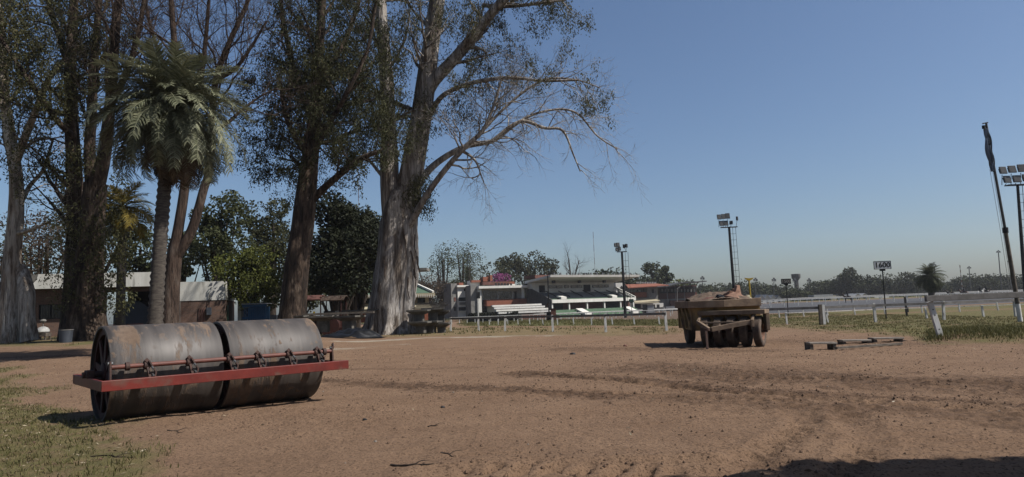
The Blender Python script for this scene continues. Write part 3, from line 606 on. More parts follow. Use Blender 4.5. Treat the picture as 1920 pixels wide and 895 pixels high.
def pale_eucalyptus():
    d = 37.0; b = gpt(22, d); root = thing('eucalyptus_tree', b, 'pale-barked eucalyptus at the left edge of the picture', 'tree')
    t = TreeBuf(41); L = lambda pts, **k: t.limb(*px_path(pts, d), **k)
    L([(18, 655, 56), (20, 630, 44), (20, 560, 34), (24, 480, 29), (30, 400, 25), (30, 330, 22), (18, 250, 20), (8, 180, 18), (2, 90, 17), (-6, -20, 13)], nseg=30, rough=0.22, flute=0.3, sub=8, kids=9, o=EUC, klen=2.6, lev=2, t0=0.55)
    L([(56, 640, 30, -.5), (50, 590, 26, -.5), (50, 545, 26, -.4), (40, 500, 18, 0)], nseg=14, rough=0.25)
    L([(26, 310, 18), (48, 255, 14, -.6), (68, 205, 12, -1), (90, 150, 10, -1.2), (118, 115, 8, -1.4)], nseg=8, rough=0.1, kids=8, o=BARE, klen=2.2, lev=2)
    L([(30, 400, 10), (55, 350, 8, 1), (80, 320, 6, 1), (100, 260, 4, 1)], nseg=6, kids=7, o=BARE, klen=2.0, lev=2)
    L([(28, 440, 8), (60, 430, 6, -1), (95, 415, 4, -1.4)], nseg=6, kids=7, o=BARE, klen=1.8, lev=2)
    t.wood('trunk', M['bark_pale'], root)
    ex = [blob_sites(t.rg, np.array(W(px, py, d)), (rr, rr, rr), n) for px, py, rr, n in [(10, 60, 1.8, 160), (30, 30, 1.6, 120), (10, 110, 1.4, 110), (25, 200, 0.9, 50), (-20, 120, 2.2, 120)]]
    t.leaves('crown', M['leaf_euc'], root, per=5, size=(0.24, 0.05), spread=0.26, droop=0.6, extra=np.concatenate(ex))
pale_eucalyptus()

def bare_tree():
    d = 33.0; b = gpt(322, d); root = thing('bare_tree', b, 'bare tree with two curving dark stems just behind the palm trunk', 'tree')
    t = TreeBuf(53); o = dict(BARE, up=0.09, wander=0.15); L = lambda pts, **k: t.limb(*px_path(pts, d), **k)
    L([(316, 660, 46), (318, 600, 36), (322, 540, 30), (326, 490, 28), (332, 455, 24)], nseg=16, rough=0.2, flute=0.2)
    L([(326, 480, 22), (336, 420, 18), (345, 360, 17), (350, 290, 16), (340, 200, 14), (330, 110, 12), (322, 20, 10), (318, -60, 7)], nseg=10, rough=0.12, kids=11, o=o, klen=2.8, lev=3, t0=0.5)
    L([(332, 480, 20), (356, 440, 18), (370, 400, 17), (382, 355, 16), (392, 320, 15), (396, 240, 13), (405, 150, 12), (430, 80, 10), (462, 10, 8), (480, -50, 6)], nseg=10, rough=0.12, kids=13, o=o, klen=2.8, lev=3, t0=0.5)
    L([(396, 250, 9), (430, 228, 7, 1), (455, 205, 6, 1.2), (490, 180, 4, 1.4), (520, 165, 2, 1.4)], nseg=6, kids=8, o=o, klen=1.9, lev=2, t0=0.15)
    L([(405, 150, 10), (440, 130, 8, -1), (470, 90, 6, -1.3), (500, 40, 4, -1.5)], nseg=6, kids=9, o=o, klen=2.0, lev=2, t0=0.1)
    L([(350, 250, 10), (375, 160, 9, -1), (385, 80, 8, -1.4), (392, 0, 6, -1.6), (400, -60, 4, -1.6)], nseg=6, kids=9, o=o, klen=2.4, lev=3, t0=0.25)
    L([(345, 220, 9), (310, 130, 8, 1), (285, 60, 6, 1.4), (270, -10, 5, 1.6)], nseg=6, kids=8, o=o, klen=2.3, lev=3, t0=0.2)
    t.wood('trunk', M['bark_red'], root)
bare_tree()

# --- generic tree for the middle distance and background
def crown_tree(name, px, base_d, top_py, width_px, mat, label, lobes=9, leaf=(0.5, 0.2), n=2600, seed=0, wood='bark_dark', group=None, low=0.35, shape='round', dens=1.0, loc=None, height=None, width=None):
    if loc is None:
        b = gpt(px, base_d); top = W(px, top_py, base_d); H = top.z - b.z; wd = width_px * base_d / FPX
    else: b = Vector(loc); H = height; wd = width
    root = thing(name, b, label, 'tree', group); t = TreeBuf(seed + 100); rg = t.rg; b_ = np.array(b)
    cz = H * (low + 1) / 2; rz = H * (1 - low) / 2
    k = lobes; sites = []
    tr = 0.022 * H + 0.08
    t.tube(*t.spline([b_ + [0, 0, -0.3], b_ + [rg.normal(0, .02) * H, rg.normal(0, .02) * H, H * low], b_ + [rg.normal(0, .03) * H, 0, H * 0.8]], [tr * 1.3, tr, tr * 0.3]), nseg=7)
    for i in range(k):
        if shape == 'cone':
            f = (i + 0.5) / k; c = np.array([rg.normal(0, .12) * wd * (1 - f), rg.normal(0, .12) * wd * (1 - f), H * (low + (0.97 - low) * f)]); r = wd * 0.5 * (1.02 - f) ** 0.75; rr = np.array([r, r, max(H * 0.10, r * 0.6)])
        elif shape == 'flat':
            a = rg.uniform(0, 6.28); q = math.sqrt(rg.random()); c = np.array([math.cos(a) * q * wd * .38, math.sin(a) * q * wd * .38, cz + rg.uniform(-.4, .6) * rz]); r = wd * rg.uniform(.15, .27); rr = np.array([r, r, r * 0.75])
        elif shape == 'tall':
            a = rg.uniform(0, 6.28); f = rg.random(); c = np.array([math.cos(a) * wd * .27 * (1.1 - .5 * f), math.sin(a) * wd * .27 * (1.1 - .5 * f), H * (low + (.95 - low) * f)]); r = wd * rg.uniform(.15, .25); rr = np.array([r, r, r * 1.5])
        else:
            u = unit(rg.normal(0, 1, 3)); u[2] = u[2] * 0.9 + 0.1; q = rg.random() ** 0.4; c = np.array([u[0] * wd * .34 * q, u[1] * wd * .34 * q, cz + u[2] * rz * .72 * q]); r = wd * rg.uniform(.15, .26); rr = np.array([r, r, min(r * 0.85, rz)])
        s_ = blob_sites(rg, b_ + c, rr, int(n * dens / k), 0.45); sites.append(s_)
        p0 = b_ + np.array([0, 0, H * low * rg.uniform(.6, 1.0)]); mid = (p0 + b_ + c) / 2 + np.array([0, 0, -0.05 * H])
        t.tube(*t.spline([p0, mid, b_ + c], [tr * .6, tr * .35, tr * .12], 4), nseg=5)
    t.wood('trunk', M[wood], root)
    C = np.concatenate(sites) - b_
    zq = np.quantile(C[:, 2], .992); C[:, 2] = H * low * .8 + (C[:, 2] - H * low * .8) * (H * .985 - H * low * .8) / max(zq - H * low * .8, .1)
    xq = np.quantile(np.abs(C[:, 0]), .985); C[:, :2] *= (wd * .5) / max(xq, .1)
    keep = fbm(C[:, 0] / wd * 7 + seed, C[:, 2] / wd * 7 + C[:, 1] / wd * 5, 3, seed) > 0.40
    link('crown', leafmesh('crown', C[keep], leaf, 0.25, rg), M[mat], root)
    return root
# --- the palm in front of the brick shed
def frond_mesh(name, L, droop, rg, nleaf=44, wleaf=0.030, lleaf=0.62, fold=0.5, seg=12):
    """feather palm leaf growing along +X from the origin, arching down"""
    pts = []; p = np.array([0, 0, 0.0]); a = 0.0
    for i in range(seg + 1):
        pts.append(p.copy()); f = i / seg; a = -droop * f ** 1.25
        p = p + np.array([math.cos(a), 0, math.sin(a)]) * L / seg
    pts = np.array(pts); t = TreeBuf(1); t.tube(pts, np.linspace(0.035, 0.006, seg + 1), 4)
    V = [np.concatenate(t.V)]; Q = [np.concatenate(t.Q)]; n = len(V[0]); vs = []; qs = []
    for i in range(nleaf):
        f = 0.13 + 0.87 * i / (nleaf - 1); j = min(int(f * seg), seg - 1); q = pts[j] + (pts[j + 1] - pts[j]) * (f * seg - j)
        tg = unit(pts[j + 1] - pts[j]); up = unit(np.cross(tg, np.array([0, -1.0, 0]))); up = up if up[2] > 0 or abs(tg[2]) > .9 else -up
        ll = lleaf * (0.45 + 0.75 * math.sin(math.pi * min(1, 0.15 + 0.85 * f) ** 0.8)) * rg.uniform(.85, 1.15)
        for sgn in (-1, 1):
            d = unit(tg * rg.uniform(.65, .95) + np.array([0, sgn * 1.0, 0]) + up * fold * rg.uniform(.3, 1.0)); w = wleaf * rg.uniform(.8, 1.2)
            mid = q + d * ll * .55; tip = q + d * ll + np.array([0, 0, -ll * rg.uniform(.18, .5)])
            ax = unit(np.cross(d, up)) * w * .5
            vs += [q - ax, q + ax, mid + ax * 1.3, mid - ax * 1.3, tip + ax * .2, tip - ax * .2]
            qs += [(n, n + 1, n + 2, n + 3), (n + 3, n + 2, n + 4, n + 5)]; n += 6
    V.append(np.array(vs)); Q.append(np.array(qs))
    return mesh_np(name, np.concatenate(V), np.concatenate(Q))
def palm(name, root, H, crown_n, L, trunk_r, mats, seed, lean=(0, 0), skirt=18, rough=True, up0=80, dn0=-75, lleaf=0.62):
    rg = np.random.default_rng(seed); b = np.array(root.location); t = TreeBuf(seed)
    nz = int(H / 0.11); zs = np.linspace(-0.4, H, nz); rr = trunk_r * (1.12 - 0.2 * np.clip(zs / H, 0, 1)) * (1 + 0.35 * np.exp(-np.maximum(zs, 0) / 0.5))
    rr = rr * (1 + (0.09 * ((np.arange(nz) % 2) * 2 - 1) if rough else 0))
    P = np.stack([lean[0] * (zs / H) ** 1.5 if False else lean[0] * np.clip(zs / H, 0, 1) ** 1.4, lean[1] * np.clip(zs / H, 0, 1) ** 1.4, zs], -1) + b
    t.tube(P, rr, 18, 0.10 if rough else 0.0, 0, seed); t.wood('trunk', M['palm_bark'], root)
    top = Vector((lean[0], lean[1], H))
    var = [frond_mesh('frond', L * f, dr, rg, lleaf=lleaf) for f, dr in ((0.8, 0.85), (0.92, 1.15), (1.0, 1.35), (1.0, 1.5), (0.95, 1.6))]
    dead = [frond_mesh('dead_frond', L * .92, 1.1, rg, nleaf=34, fold=0.05, lleaf=lleaf), frond_mesh('dead_frond', L * .8, .9, rg, nleaf=30, fold=0.0, lleaf=lleaf)]
    for me in var: me.materials.append(M[mats[0]])
    for me in dead: me.materials.append(M[mats[1]])
    for i in range(crown_n):
        f = i / (crown_n - 1); el = up0 + (dn0 - up0) * f ** 0.8 + rg.normal(0, 6); az = i * 137.508 + rg.normal(0, 9)
        isd = i >= crown_n - skirt
        me = dead[i % 2] if isd else var[min(4, int(f * 4.6 + (i % 3) * .35))]
        o = link('dead_frond' if isd else 'frond', me, None, root)
        o.location = top + Vector((0, 0, -0.25 * f)); o.rotation_euler = (rg.normal(0, .2), -R(el), R(az)); s_ = rg.uniform(.85, 1.12); o.scale = (s_, s_, s_)
pd = 24.0; pb = gpt(290, pd); ptop = W(322, 195, pd)
proot = thing('palm_tree', pb, 'feather palm with grey-green drooping fronds over a ringed trunk', 'tree')
palm('palm', proot, ptop.z - pb.z, 185, 3.05, 0.225, ('leaf_palm', 'leaf_dead'), 5, lean=(ptop.x - pb.x, 0), skirt=62, up0=80, dn0=-86, lleaf=0.5)
gb = gpt(226, 42); gt = W(226, 385, 42)
groot = thing('palm_tree', gb, 'golden yellow-fronded palm half hidden behind the leafy eucalyptus', 'tree')
palm('palm', groot, gt.z - gb.z, 34, 2.3, 0.25, ('leaf_gold', 'leaf_dead'), 8, skirt=6, rough=False, up0=70, dn0=-50)
fb = gpt(1749, 120); ft = W(1749, 517, 120)
froot = thing('palm_tree', fb, 'round-headed palm standing alone beyond the right-hand rail', 'tree')
palm('palm', froot, ft.z - fb.z, 74, 2.9, 0.45, ('leaf_mid', 'leaf_dark'), 9, skirt=2, rough=False, up0=85, dn0=-65, lleaf=0.7)
fb = gpt(880, 222); ft = W(884, 512, 222)
froot = thing('palm_tree', fb, 'dark palm rising behind the white judges tower', 'tree')
palm('palm', froot, ft.z - fb.z, 36, 3.4, 0.4, ('leaf_dark', 'leaf_dark'), 10, skirt=2, rough=False, up0=85, dn0=-40, lleaf=1.0)

# --- middle-distance trees behind the sheds
crown_tree('eucalyptus_tree', 410, 62, 362, 125, 'leaf_mid', 'loose grey-green eucalyptus rising behind the white shed wall', 22, (0.30, 0.10), 9500, 1, low=0.16)
crown_tree('broadleaf_tree', 475, 58, 462, 130, 'leaf_lime', 'rounded yellow-green tree behind the blue pens', 18, (0.24, 0.10), 9000, 2, low=0.10)
crown_tree('eucalyptus_tree', 508, 75, 375, 110, 'leaf_dark', 'dark eucalyptus showing left of the leaning trunk', 20, (0.32, 0.11), 8000, 3, low=0.18)
crown_tree('cypress_tree', 632, 56, 372, 165, 'leaf_ever', 'dense blackish evergreen between the two eucalyptus trunks', 30, (0.26, 0.11), 22000, 4, low=0.02)
crown_tree('cypress_tree', 668, 60, 388, 120, 'leaf_ever', 'second dark evergreen right behind the first, with a lower top', 22, (0.27, 0.11), 12000, 5, low=0.03)
crown_tree('eucalyptus_tree', 712, 80, 396, 110, 'leaf_mid', 'olive eucalyptus peeping past the left side of the huge trunk', 18, (0.34, 0.12), 6500, 6, low=0.18)
crown_tree('eucalyptus_tree', 262, 66, 424, 90, 'leaf_mid', 'olive tree seen above the shed roof left of the palm trunk', 10, (0.34, 0.12), 3000, 7, low=0.2)
crown_tree('broadleaf_tree', 70, 62, 395, 190, 'leaf_brown', 'thin brownish tree above the brick shed at far left', 18, (0.30, 0.07), 4200, 8, low=0.2)
crown_tree('broadleaf_tree', 150, 70, 330, 200, 'leaf_dark', 'dark wide tree behind the leafy eucalyptus trunks', 18, (0.34, 0.10), 5200, 9, low=0.2)
crown_tree('broadleaf_tree', 12, 75, 420, 150, 'leaf_mid', 'green tree behind the pale trunk at the left edge', 14, (0.36, 0.12), 3200, 10, low=0.2)
crown_tree('broadleaf_tree', 560, 70, 480, 120, 'leaf_dark', 'low dark tree behind the leaning eucalyptus trunk', 12, (0.34, 0.12), 4200, 12, low=0.1)
crown_tree('broadleaf_tree', 340, 66, 440, 100, 'leaf_dark', 'dark tree above the shed roof right of the palm trunk', 10, (0.34, 0.12), 2600, 13, low=0.15)
# --- trees around the stands
crown_tree('broadleaf_tree', 806, 192, 512, 84, 'leaf_brown', 'brownish half-bare tree left of the white judges tower', 16, (0.6, 0.14), 4200, 20, low=0.1)
crown_tree('eucalyptus_tree', 832, 206, 458, 60, 'leaf_mid', 'slim feathery eucalyptus nearest the huge trunk, by the tower', 20, (0.6, 0.14), 3200, 21, shape='tall', low=0.12)
crown_tree('eucalyptus_tree', 872, 210, 455, 84, 'leaf_mid', 'feathery eucalyptus rising straight behind the tower', 22, (0.6, 0.14), 4200, 22, shape='tall', low=0.12)
crown_tree('eucalyptus_tree', 952, 235, 478, 84, 'leaf_dark', 'leftmost of three dark eucalyptus crowns behind the stands', 13, (0.9, 0.3), 2600, 23, low=0.22)
crown_tree('eucalyptus_tree', 996, 240, 472, 76, 'leaf_dark', 'middle of three dark eucalyptus crowns behind the stands', 13, (0.9, 0.3), 2600, 24, low=0.22)
crown_tree('eucalyptus_tree', 1030, 245, 486, 62, 'leaf_dark', 'rightmost and smallest of three dark crowns behind the stands', 11, (0.9, 0.3), 2000, 25, low=0.22)
crown_tree('bougainvillea_bush', 940, 222, 512, 40, 'flower', 'pink flowering bougainvillea above the brick chimneys', 9, (0.55, 0.3), 1200, 26, low=0.35)
crown_tree('eucalyptus_tree', 1228, 260, 492, 40, 'leaf_far', 'left one of twin rounded trees above the brick stand', 9, (0.9, 0.35), 1500, 27, low=0.3)
crown_tree('eucalyptus_tree', 1249, 262, 498, 32, 'leaf_far', 'right one of twin rounded trees above the brick stand', 8, (0.9, 0.35), 1200, 28, low=0.3)
def bare_far():
    d = 240; b = gpt(1072, d); root = thing('bare_tree', b, 'leafless tree poking above the long white grandstand roof', 'tree'); t = TreeBuf(77)
    t.limb(*px_path([(1072, 590, 5), (1071, 540, 4), (1069, 510, 3), (1066, 484, 2)], d), nseg=5, kids=9, o=dict(BARE, up=.12), klen=4, lev=2, t0=0.45)
    t.limb(*px_path([(1071, 535, 3), (1080, 510, 2.5), (1086, 488, 1.5)], d), nseg=5, kids=6, o=dict(BARE, up=.12), klen=3.5, lev=2, t0=0.2)
    t.wood('trunk', M['bark_dark'], root)
bare_far()
# the wooded skyline: one tree after another
SK = 'of the wooded skyline'
for i, (px, d, top, wd, mt, lab) in enumerate([
    (1010, 262, 530, 60, 'leaf_far', 'low green crown behind the left end of the grandstand roof'), (1050, 262, 524, 60, 'leaf_far', 'green crown behind the middle of the grandstand roof, below the leafless tree'), (1090, 268, 517, 74, 'leaf_far', 'green crown just right of the leafless tree'), (1128, 270, 504, 86, 'leaf_far', 'highest broad green crown above the grandstand roof'),
    (1165, 280, 513, 76, 'leaf_far', 'green crown right above the floodlight mast base by the grandstand'), (1205, 285, 517, 70, 'leaf_far', 'green crown left of the twin rounded trees'), (1245, 285, 520, 90, 'leaf_lime', 'yellower green crown below the twin rounded trees'), (1286, 300, 524, 76, 'leaf_far', 'green crown above the dark sheet roof'),
    (1322, 330, 530, 72, 'leaf_far', 'green crown just right of the dark sheet roof'), (1358, 360, 532, 76, 'leaf_far', 'green crown left of the tall floodlight mast foot'), (1394, 370, 527, 80, 'leaf_far', 'green crown between the tall mast and the yellow marker'), (1428, 360, 530, 76, 'leaf_far', 'green crown right of the yellow marker'), (1462, 350, 535, 72, 'leaf_far', 'green crown behind the 1500 sign'), (1496, 300, 545, 50, 'leaf_mid', 'small bright green bush at the foot of the water tower'), (1520, 360, 540, 70, 'leaf_far', 'low green crown right of the water tower'),
    (1548, 350, 527, 70, 'leaf_far', 'green crown above the long pale shed'), (1572, 340, 520, 66, 'leaf_far', 'green crown left of the tallest skyline tree'), (1594, 330, 503, 52, 'leaf_far', 'tallest ragged tree of the skyline, above the lone dark horse'), (1622, 350, 519, 64, 'leaf_far', 'green crown right of the tallest skyline tree'), (1650, 345, 519, 76, 'leaf_far', 'green crown directly behind the 1600 sign pole'), (1690, 340, 512, 84, 'leaf_far', 'broad domed crown right of the 1600 sign'), (1722, 350, 519, 66, 'leaf_far', 'green crown left of the lone round palm'), (1750, 380, 528, 66, 'leaf_far', 'low crown straight behind the lone round palm'),
    (1770, 360, 530, 66, 'leaf_far', 'low crown touching the right side of the lone palm'), (1800, 365, 523, 60, 'leaf_far', 'green crown behind the two slender masts'), (1838, 355, 516, 80, 'leaf_far', 'green crown above the white-grey horse'), (1872, 355, 514, 74, 'leaf_far', 'green crown left of the flagpole'), (1908, 360, 517, 76, 'leaf_far', 'green crown behind the flagpole'), (1945, 360, 514, 80, 'leaf_far', 'green crown at the right edge of the picture'),
    (780, 210, 535, 80, 'leaf_mid', 'green crown right behind the clubhouse roof'), (905, 250, 528, 60, 'leaf_far', 'green crown hidden behind the brick chimneys'), (860, 230, 528, 70, 'leaf_mid', 'green crown behind the judges tower'), (745, 200, 528, 90, 'leaf_mid', 'green crown behind the huge trunk'), (690, 190, 515, 90, 'leaf_far', 'green crown left of the huge trunk above the clubhouse')]):
    crown_tree('broadleaf_tree', px, d, top, wd, mt, lab, 12, (1.0, 0.42), 2600, 201 + i, group='trees ' + SK, low=0.04)
# the wood behind them, one mass
rg = np.random.default_rng(17); CC = []
for k, px in enumerate(range(1000, 1990, 15)):
    d = 395 + (k % 4) * 8; b = gpt(px, d); H = (Z_ := W(px, 578 - .037 * (px - 960) - 11 - 6 * rg.random(), d).z) - b.z
    CC.append(blob_sites(rg, np.array([b.x, d, b.z + H * .45]), (8, 6, H * .58), 700, .55))
CC = np.concatenate(CC); o = link('far_wood', leafmesh('far_wood', CC, (1.5, .7), .2, rg), M['leaf_far']); o['kind'] = 'stuff'
# the tree outside the frame whose shade falls across the lower right corner
crown_tree('broadleaf_tree', 0, 0, 0, 0, 'leaf_mid', 'leafy tree just right of the view, shading the near ground', 20, (0.30, 0.16), 30000, 500, loc=(9.4, 0.6, 0.0), height=8.2, width=8.4, low=0.45)
# ---------------------------------------------------------------- buildings
def brickmat(name, c1, c2, mortar, scale=1.0):
    m, t, p, N, L = newmat(name)
    tc = N('ShaderNodeTexCoord'); sx = N('ShaderNodeSeparateXYZ'); L(tc.outputs['Object'], sx.inputs[0])
    ad = N('ShaderNodeMath'); L(sx.outputs[0], ad.inputs[0]); L(sx.outputs[1], ad.inputs[1])
    cb = N('ShaderNodeCombineXYZ'); L(ad.outputs[0], cb.inputs[0]); L(sx.outputs[2], cb.inputs[1])
    b = N('ShaderNodeTexBrick'); b.inputs['Scale'].default_value = scale; b.inputs['Brick Width'].default_value = 0.25; b.inputs['Row Height'].default_value = 0.08; b.inputs['Mortar Size'].default_value = 0.008
    b.inputs['Color1'].default_value = (*c1, 1); b.inputs['Color2'].default_value = (*c2, 1); b.inputs['Mortar'].default_value = (*mortar, 1)
    L(cb.outputs[0], b.inputs['Vector'])
    n = N('ShaderNodeTexNoise'); n.inputs['Scale'].default_value = 1.3; n.inputs['Detail'].default_value = 6; L(tc.outputs['Object'], n.inputs['Vector'])
    mx = N('ShaderNodeMixRGB'); mx.blend_type = 'MULTIPLY'; mx.inputs['Fac'].default_value = 0.55; L(b.outputs['Color'], mx.inputs['Color1']); L(n.outputs['Color'], mx.inputs['Color2'])
    r = N('ShaderNodeValToRGB'); r.color_ramp.elements[0].color = (.45, .45, .45, 1); L(n.outputs['Fac'], r.inputs[0]); L(r.outputs[0], mx.inputs['Color2'])
    L(mx.outputs[0], p.inputs['Base Color']); p.inputs['Roughness'].default_value = 0.9
    bu = N('ShaderNodeBump'); bu.inputs['Strength'].default_value = 0.4; bu.inputs['Distance'].default_value = 0.01; bu.invert = True; L(b.outputs['Fac'], bu.inputs['Height']); L(bu.outputs[0], p.inputs['Normal'])
    return m
M['brick'] = brickmat('brick', (0.1254, 0.0627, 0.0396), (0.0858, 0.0449, 0.0297), (0.1254, 0.1056, 0.0858))

def X(px, py, d): return W(px, py, d).x
def Z(px, py, d): return W(px, py, d).z
def pbox(m, px0, px1, py0, py1, d, dep, base=None):
    """box whose front face at distance d covers the given image rectangle"""
    pm = (px0 + px1) / 2; ym = (py0 + py1) / 2
    return m.box(X(px0, ym, d), X(px1, ym, d), d, d + dep, Z(pm, py1, d) if base is None else base, Z(pm, py0, d))

# --- long brick shed on the left
def brick_shed():
    yaw = math.atan2(0.276, 0.961); u = Vector((math.cos(yaw), math.sin(yaw), 0)); KS = 1.17; rc = Vector((-20.2 * KS, 48.0 * KS, 0)); L = 12.6
    o = rc - u * L * KS; base = 0.32
    root = thing('brick_shed', (o.x, o.y, base), 'long low brick shed with stained white parapet behind the trees', 'shed', rz=yaw); root.scale = (KS,) * 3
    B = lambda *a: MB().box(*a)          # local: x along the front, y away from the viewer, z up from the base
    w = MB(); w.box(0, 1.2, 0, .25, -.5, 3.4); w.box(1.2, 2.5, 0, .25, -.5, 1.35); w.box(1.2, 2.5, 0, .25, 2.3, 3.4); w.box(2.5, 5.1, 0, .25, -.5, 3.4); w.box(8.0, 9.2, 0, .25, -.5, 3.4); w.box(5.1, 8.0, 0, .25, 3.0, 3.4)
    w.box(0, .25, .25, 6, -.5, 3.4); w.box(8.95, 9.2, .25, 6, -.5, 3.4)
    w.build('wall', M['brick'], root)
    B(5.1, 8.0, 5.5, 5.7, -.5, 3.4).build('back_wall', M['dark_concrete'], root)
    MB().box(-.5, 9.2, -.9, 6.2, 3.4, 3.52).build('roof', M['dark_concrete'], root)
    MB().box(-.5, 9.19, -.95, -.8, 3.3, 4.25).build('parapet', M['stained_wall'], root)
    wf = MB(); wf.box(1.15, 2.55, .06, .12, 1.3, 1.38); wf.box(1.15, 2.55, .06, .12, 2.26, 2.35); wf.box(1.15, 1.22, .06, .12, 1.38, 2.26); wf.box(2.48, 2.55, .06, .12, 1.38, 2.26); wf.box(1.82, 1.88, .06, .12, 1.38, 2.26)
    wn = wf.build('window', M['black_metal'], root)
    B(1.22, 2.48, .14, .16, 1.38, 2.26).build('pane', M['dark_glass'], wn)
    for k in range(7): B(1.3 + k * .18, 1.32 + k * .18, -.02, 0.0, 1.32, 2.33).build('window_bar', M['black_metal'], wn)
    # the taller wing on the right
    MB().box(9.2, L, -.6, 5.0, -.5, 2.25).build('wing_wall', M['brick'], root)
    MB().box(9.18, L + .02, -.64, 5.04, 2.25, 3.55).build('wing_parapet', M['stained_wall'], root)
    B(8.9, 9.7, -1.1, -.64, 2.85, 3.0).build('ledge', M['dark_concrete'], root)
    MB().tube([(9.75, -.66, -.3), (9.75, -.66, 2.2)], .04, 8).build('downpipe', M['concrete'], root)
    mb = B(11.45, 11.75, -.78, -.6, 1.25, 1.75).build('meter_box', M['grey_blue'], root)
    for k in range(4): MB().tube([(10.9 + k * .12, -.64, .5), (11.0 + k * .1, -.68, 1.2 + .1 * k), (10.95 + k * .15, -.64, 1.7)], .025, 6).build('conduit', M['dull_red'], root)
    MB().tube([(11.6, -.7, 1.75), (11.6, -.7, 2.6), (11.75, -.9, 2.75)], .02, 6).build('lamp_arm', M['black_metal'], root)
    B(L + .02, L + .06, .3, 1.1, -.4, 1.9).build('door', M['sign_green'], root)
    # annex with white end
    r2 = thing('white_annex', rc + Vector((0.3, 1.6, base)), 'narrow white annex with a grey door at the shed\'s right end', 'shed', rz=yaw); r2.scale = (KS,) * 3
    m = MB(); m.prism([(0, -.5), (0.9, -.5), (0.9, 3.0), (.45, 3.3), (0, 3.1)], 0, 2.5); m.build('wall', M['white_wall'], r2)
    MB().box(.25, .65, -.03, 0, -.4, 1.9).build('door', M['concrete'], r2)
    MB().box(.95, 1.35, .3, 2.0, -.5, 2.0).build('side_panel', M['roof_pale'], r2)
    # what stands in the dark opening and by the wall
    r3 = thing('covered_tank', root.matrix_world @ Vector((0, 0, 0)), 'dark blue rounded tank trailer in the shed\'s open bay', 'tank'); r3.scale = (KS,) * 3; r3.location = o + u * 6.5 * KS + Vector((-u.y, u.x, 0)) * 1.0 + Vector((0, 0, base)); r3.rotation_euler = (0, 0, yaw)
    t = MB(); n = 14
    t.prism([(-1.15, .75)] + [(1.15 * math.cos(math.pi * (1 - k / n)), 1.35 + 1.05 * math.sin(math.pi * (1 - k / n))) for k in range(n + 1)] + [(1.15, .75)], 0, 2.6); t.build('tank_body', M['dark_blue'], r3, smooth=True)
    MB().box(-1.2, 1.2, .1, 2.5, .55, .75).build('chassis', M['black_metal'], r3)
    for sx in (-.85, .85): MB().lathe([(-.1, .05), (-.1, .42), (.1, .42), (.1, .05)], 18, 'X', (sx, 1.2, .4)).build('wheel', M['tyre'], r3, smooth=True)
    r4 = thing('railing', o + u * 6.5 * KS + Vector((0, -1.2, base)), 'thin dark railing across the shed\'s open bay', 'railing', rz=yaw)
    MB().bar((-1.5, 0, .95), (1.6, 0, .95), .05, .05).build('rail', M['dull_red'], r4)
    for k in range(4): MB().bar((-1.4 + k * .95, 0, -.3), (-1.4 + k * .95, 0, .93), .05, .05, (0, 1, 0)).build('post', M['dull_red'], r4)
brick_shed()

def small_left_things():
    p = gpt(160, 41.5); r = thing('red_post', p, 'tall narrow red board leaning on the brick wall', 'board'); a = W(156, 563, 41.8); b = W(165, 627, 41.5)
    MB().bar(b, a, .32, .07, (0, -1, .1)).build('board', M['bright_red'], r, org=p); MB().bar(b + Vector((0, -.05, .1)), b + Vector((0, -.05, .2)), .36, .05, (0, -1, 0)).build('foot', M['dull_red'], r, org=p)
    p = gpt(82, 41); p = Vector((p.x, p.y, p.z)); r = thing('garden_stand', p, 'low brown stand with a white bundle against the brick wall', 'stand')
    MB().box(-.34, .34, -.25, .25, .22, .42).build('seat', M['wood_old'], r)
    for sx in (-.28, .28):
        for sy in (-.2, .2): MB().box(sx - .04, sx + .04, sy - .04, sy + .04, -.1, .22).build('leg', M['wood_old'], r)
    t = thing('white_bundle', p + Vector((0, 0, .42)), 'bright white bundle lying on the low brown stand', 'bundle')
    m = MB(); m.lathe([(0, .02), (.0, .3), (.08, .36), (.2, .34), (.32, .25), (.38, .1), (.39, .02)], 16, 'Z'); ob = m.build('sack', M['white_cloth'], t, smooth=True)
    MB().lathe([(.62, .01), (.64, .12), (.72, .17), (.8, .12), (.83, .01)], 12, 'Z').build('knot', M['concrete'], t, smooth=True)
    MB().tube([(0, 0, .38), (0, 0, .63)], .03, 6).build('neck', M['concrete'], t)
    p = gpt(125, 34.0); r = thing('bucket', p, 'grey-blue drum at the foot of the leafy eucalyptus', 'bucket')
    MB().lathe([(-.05, .02), (-.05, .26), (.3, .29), (.62, .31), (.62, .28), (.1, .25), (.1, .02)], 20, 'Z').build('shell', M['grey_blue'], r, smooth=True)
    MB().lathe([(.60, .31), (.60, .33), (.64, .33), (.64, .30)], 20, 'Z').build('lip', M['concrete'], r, smooth=True)
    p = gpt(52, 40); r = thing('bowl_lamp', p, 'large grey bowl on a post beside the pale eucalyptus', 'lamp'); zt = Z(50, 515, 40) - p.z; zb = Z(50, 533, 40) - p.z
    MB().lathe([(zb - .05, .02), (zb, .2), (zb + .25, .38), (zt - .03, .44), (zt, .46), (zt, .40), (zb + .3, .3), (zb + .1, .02)], 20, 'Z').build('bowl', M['concrete'], r, smooth=True)
    MB().tube([(0, 0, -.2), (0, 0, zb)], .07, 8).build('post', M['dark_concrete'], r)
small_left_things()

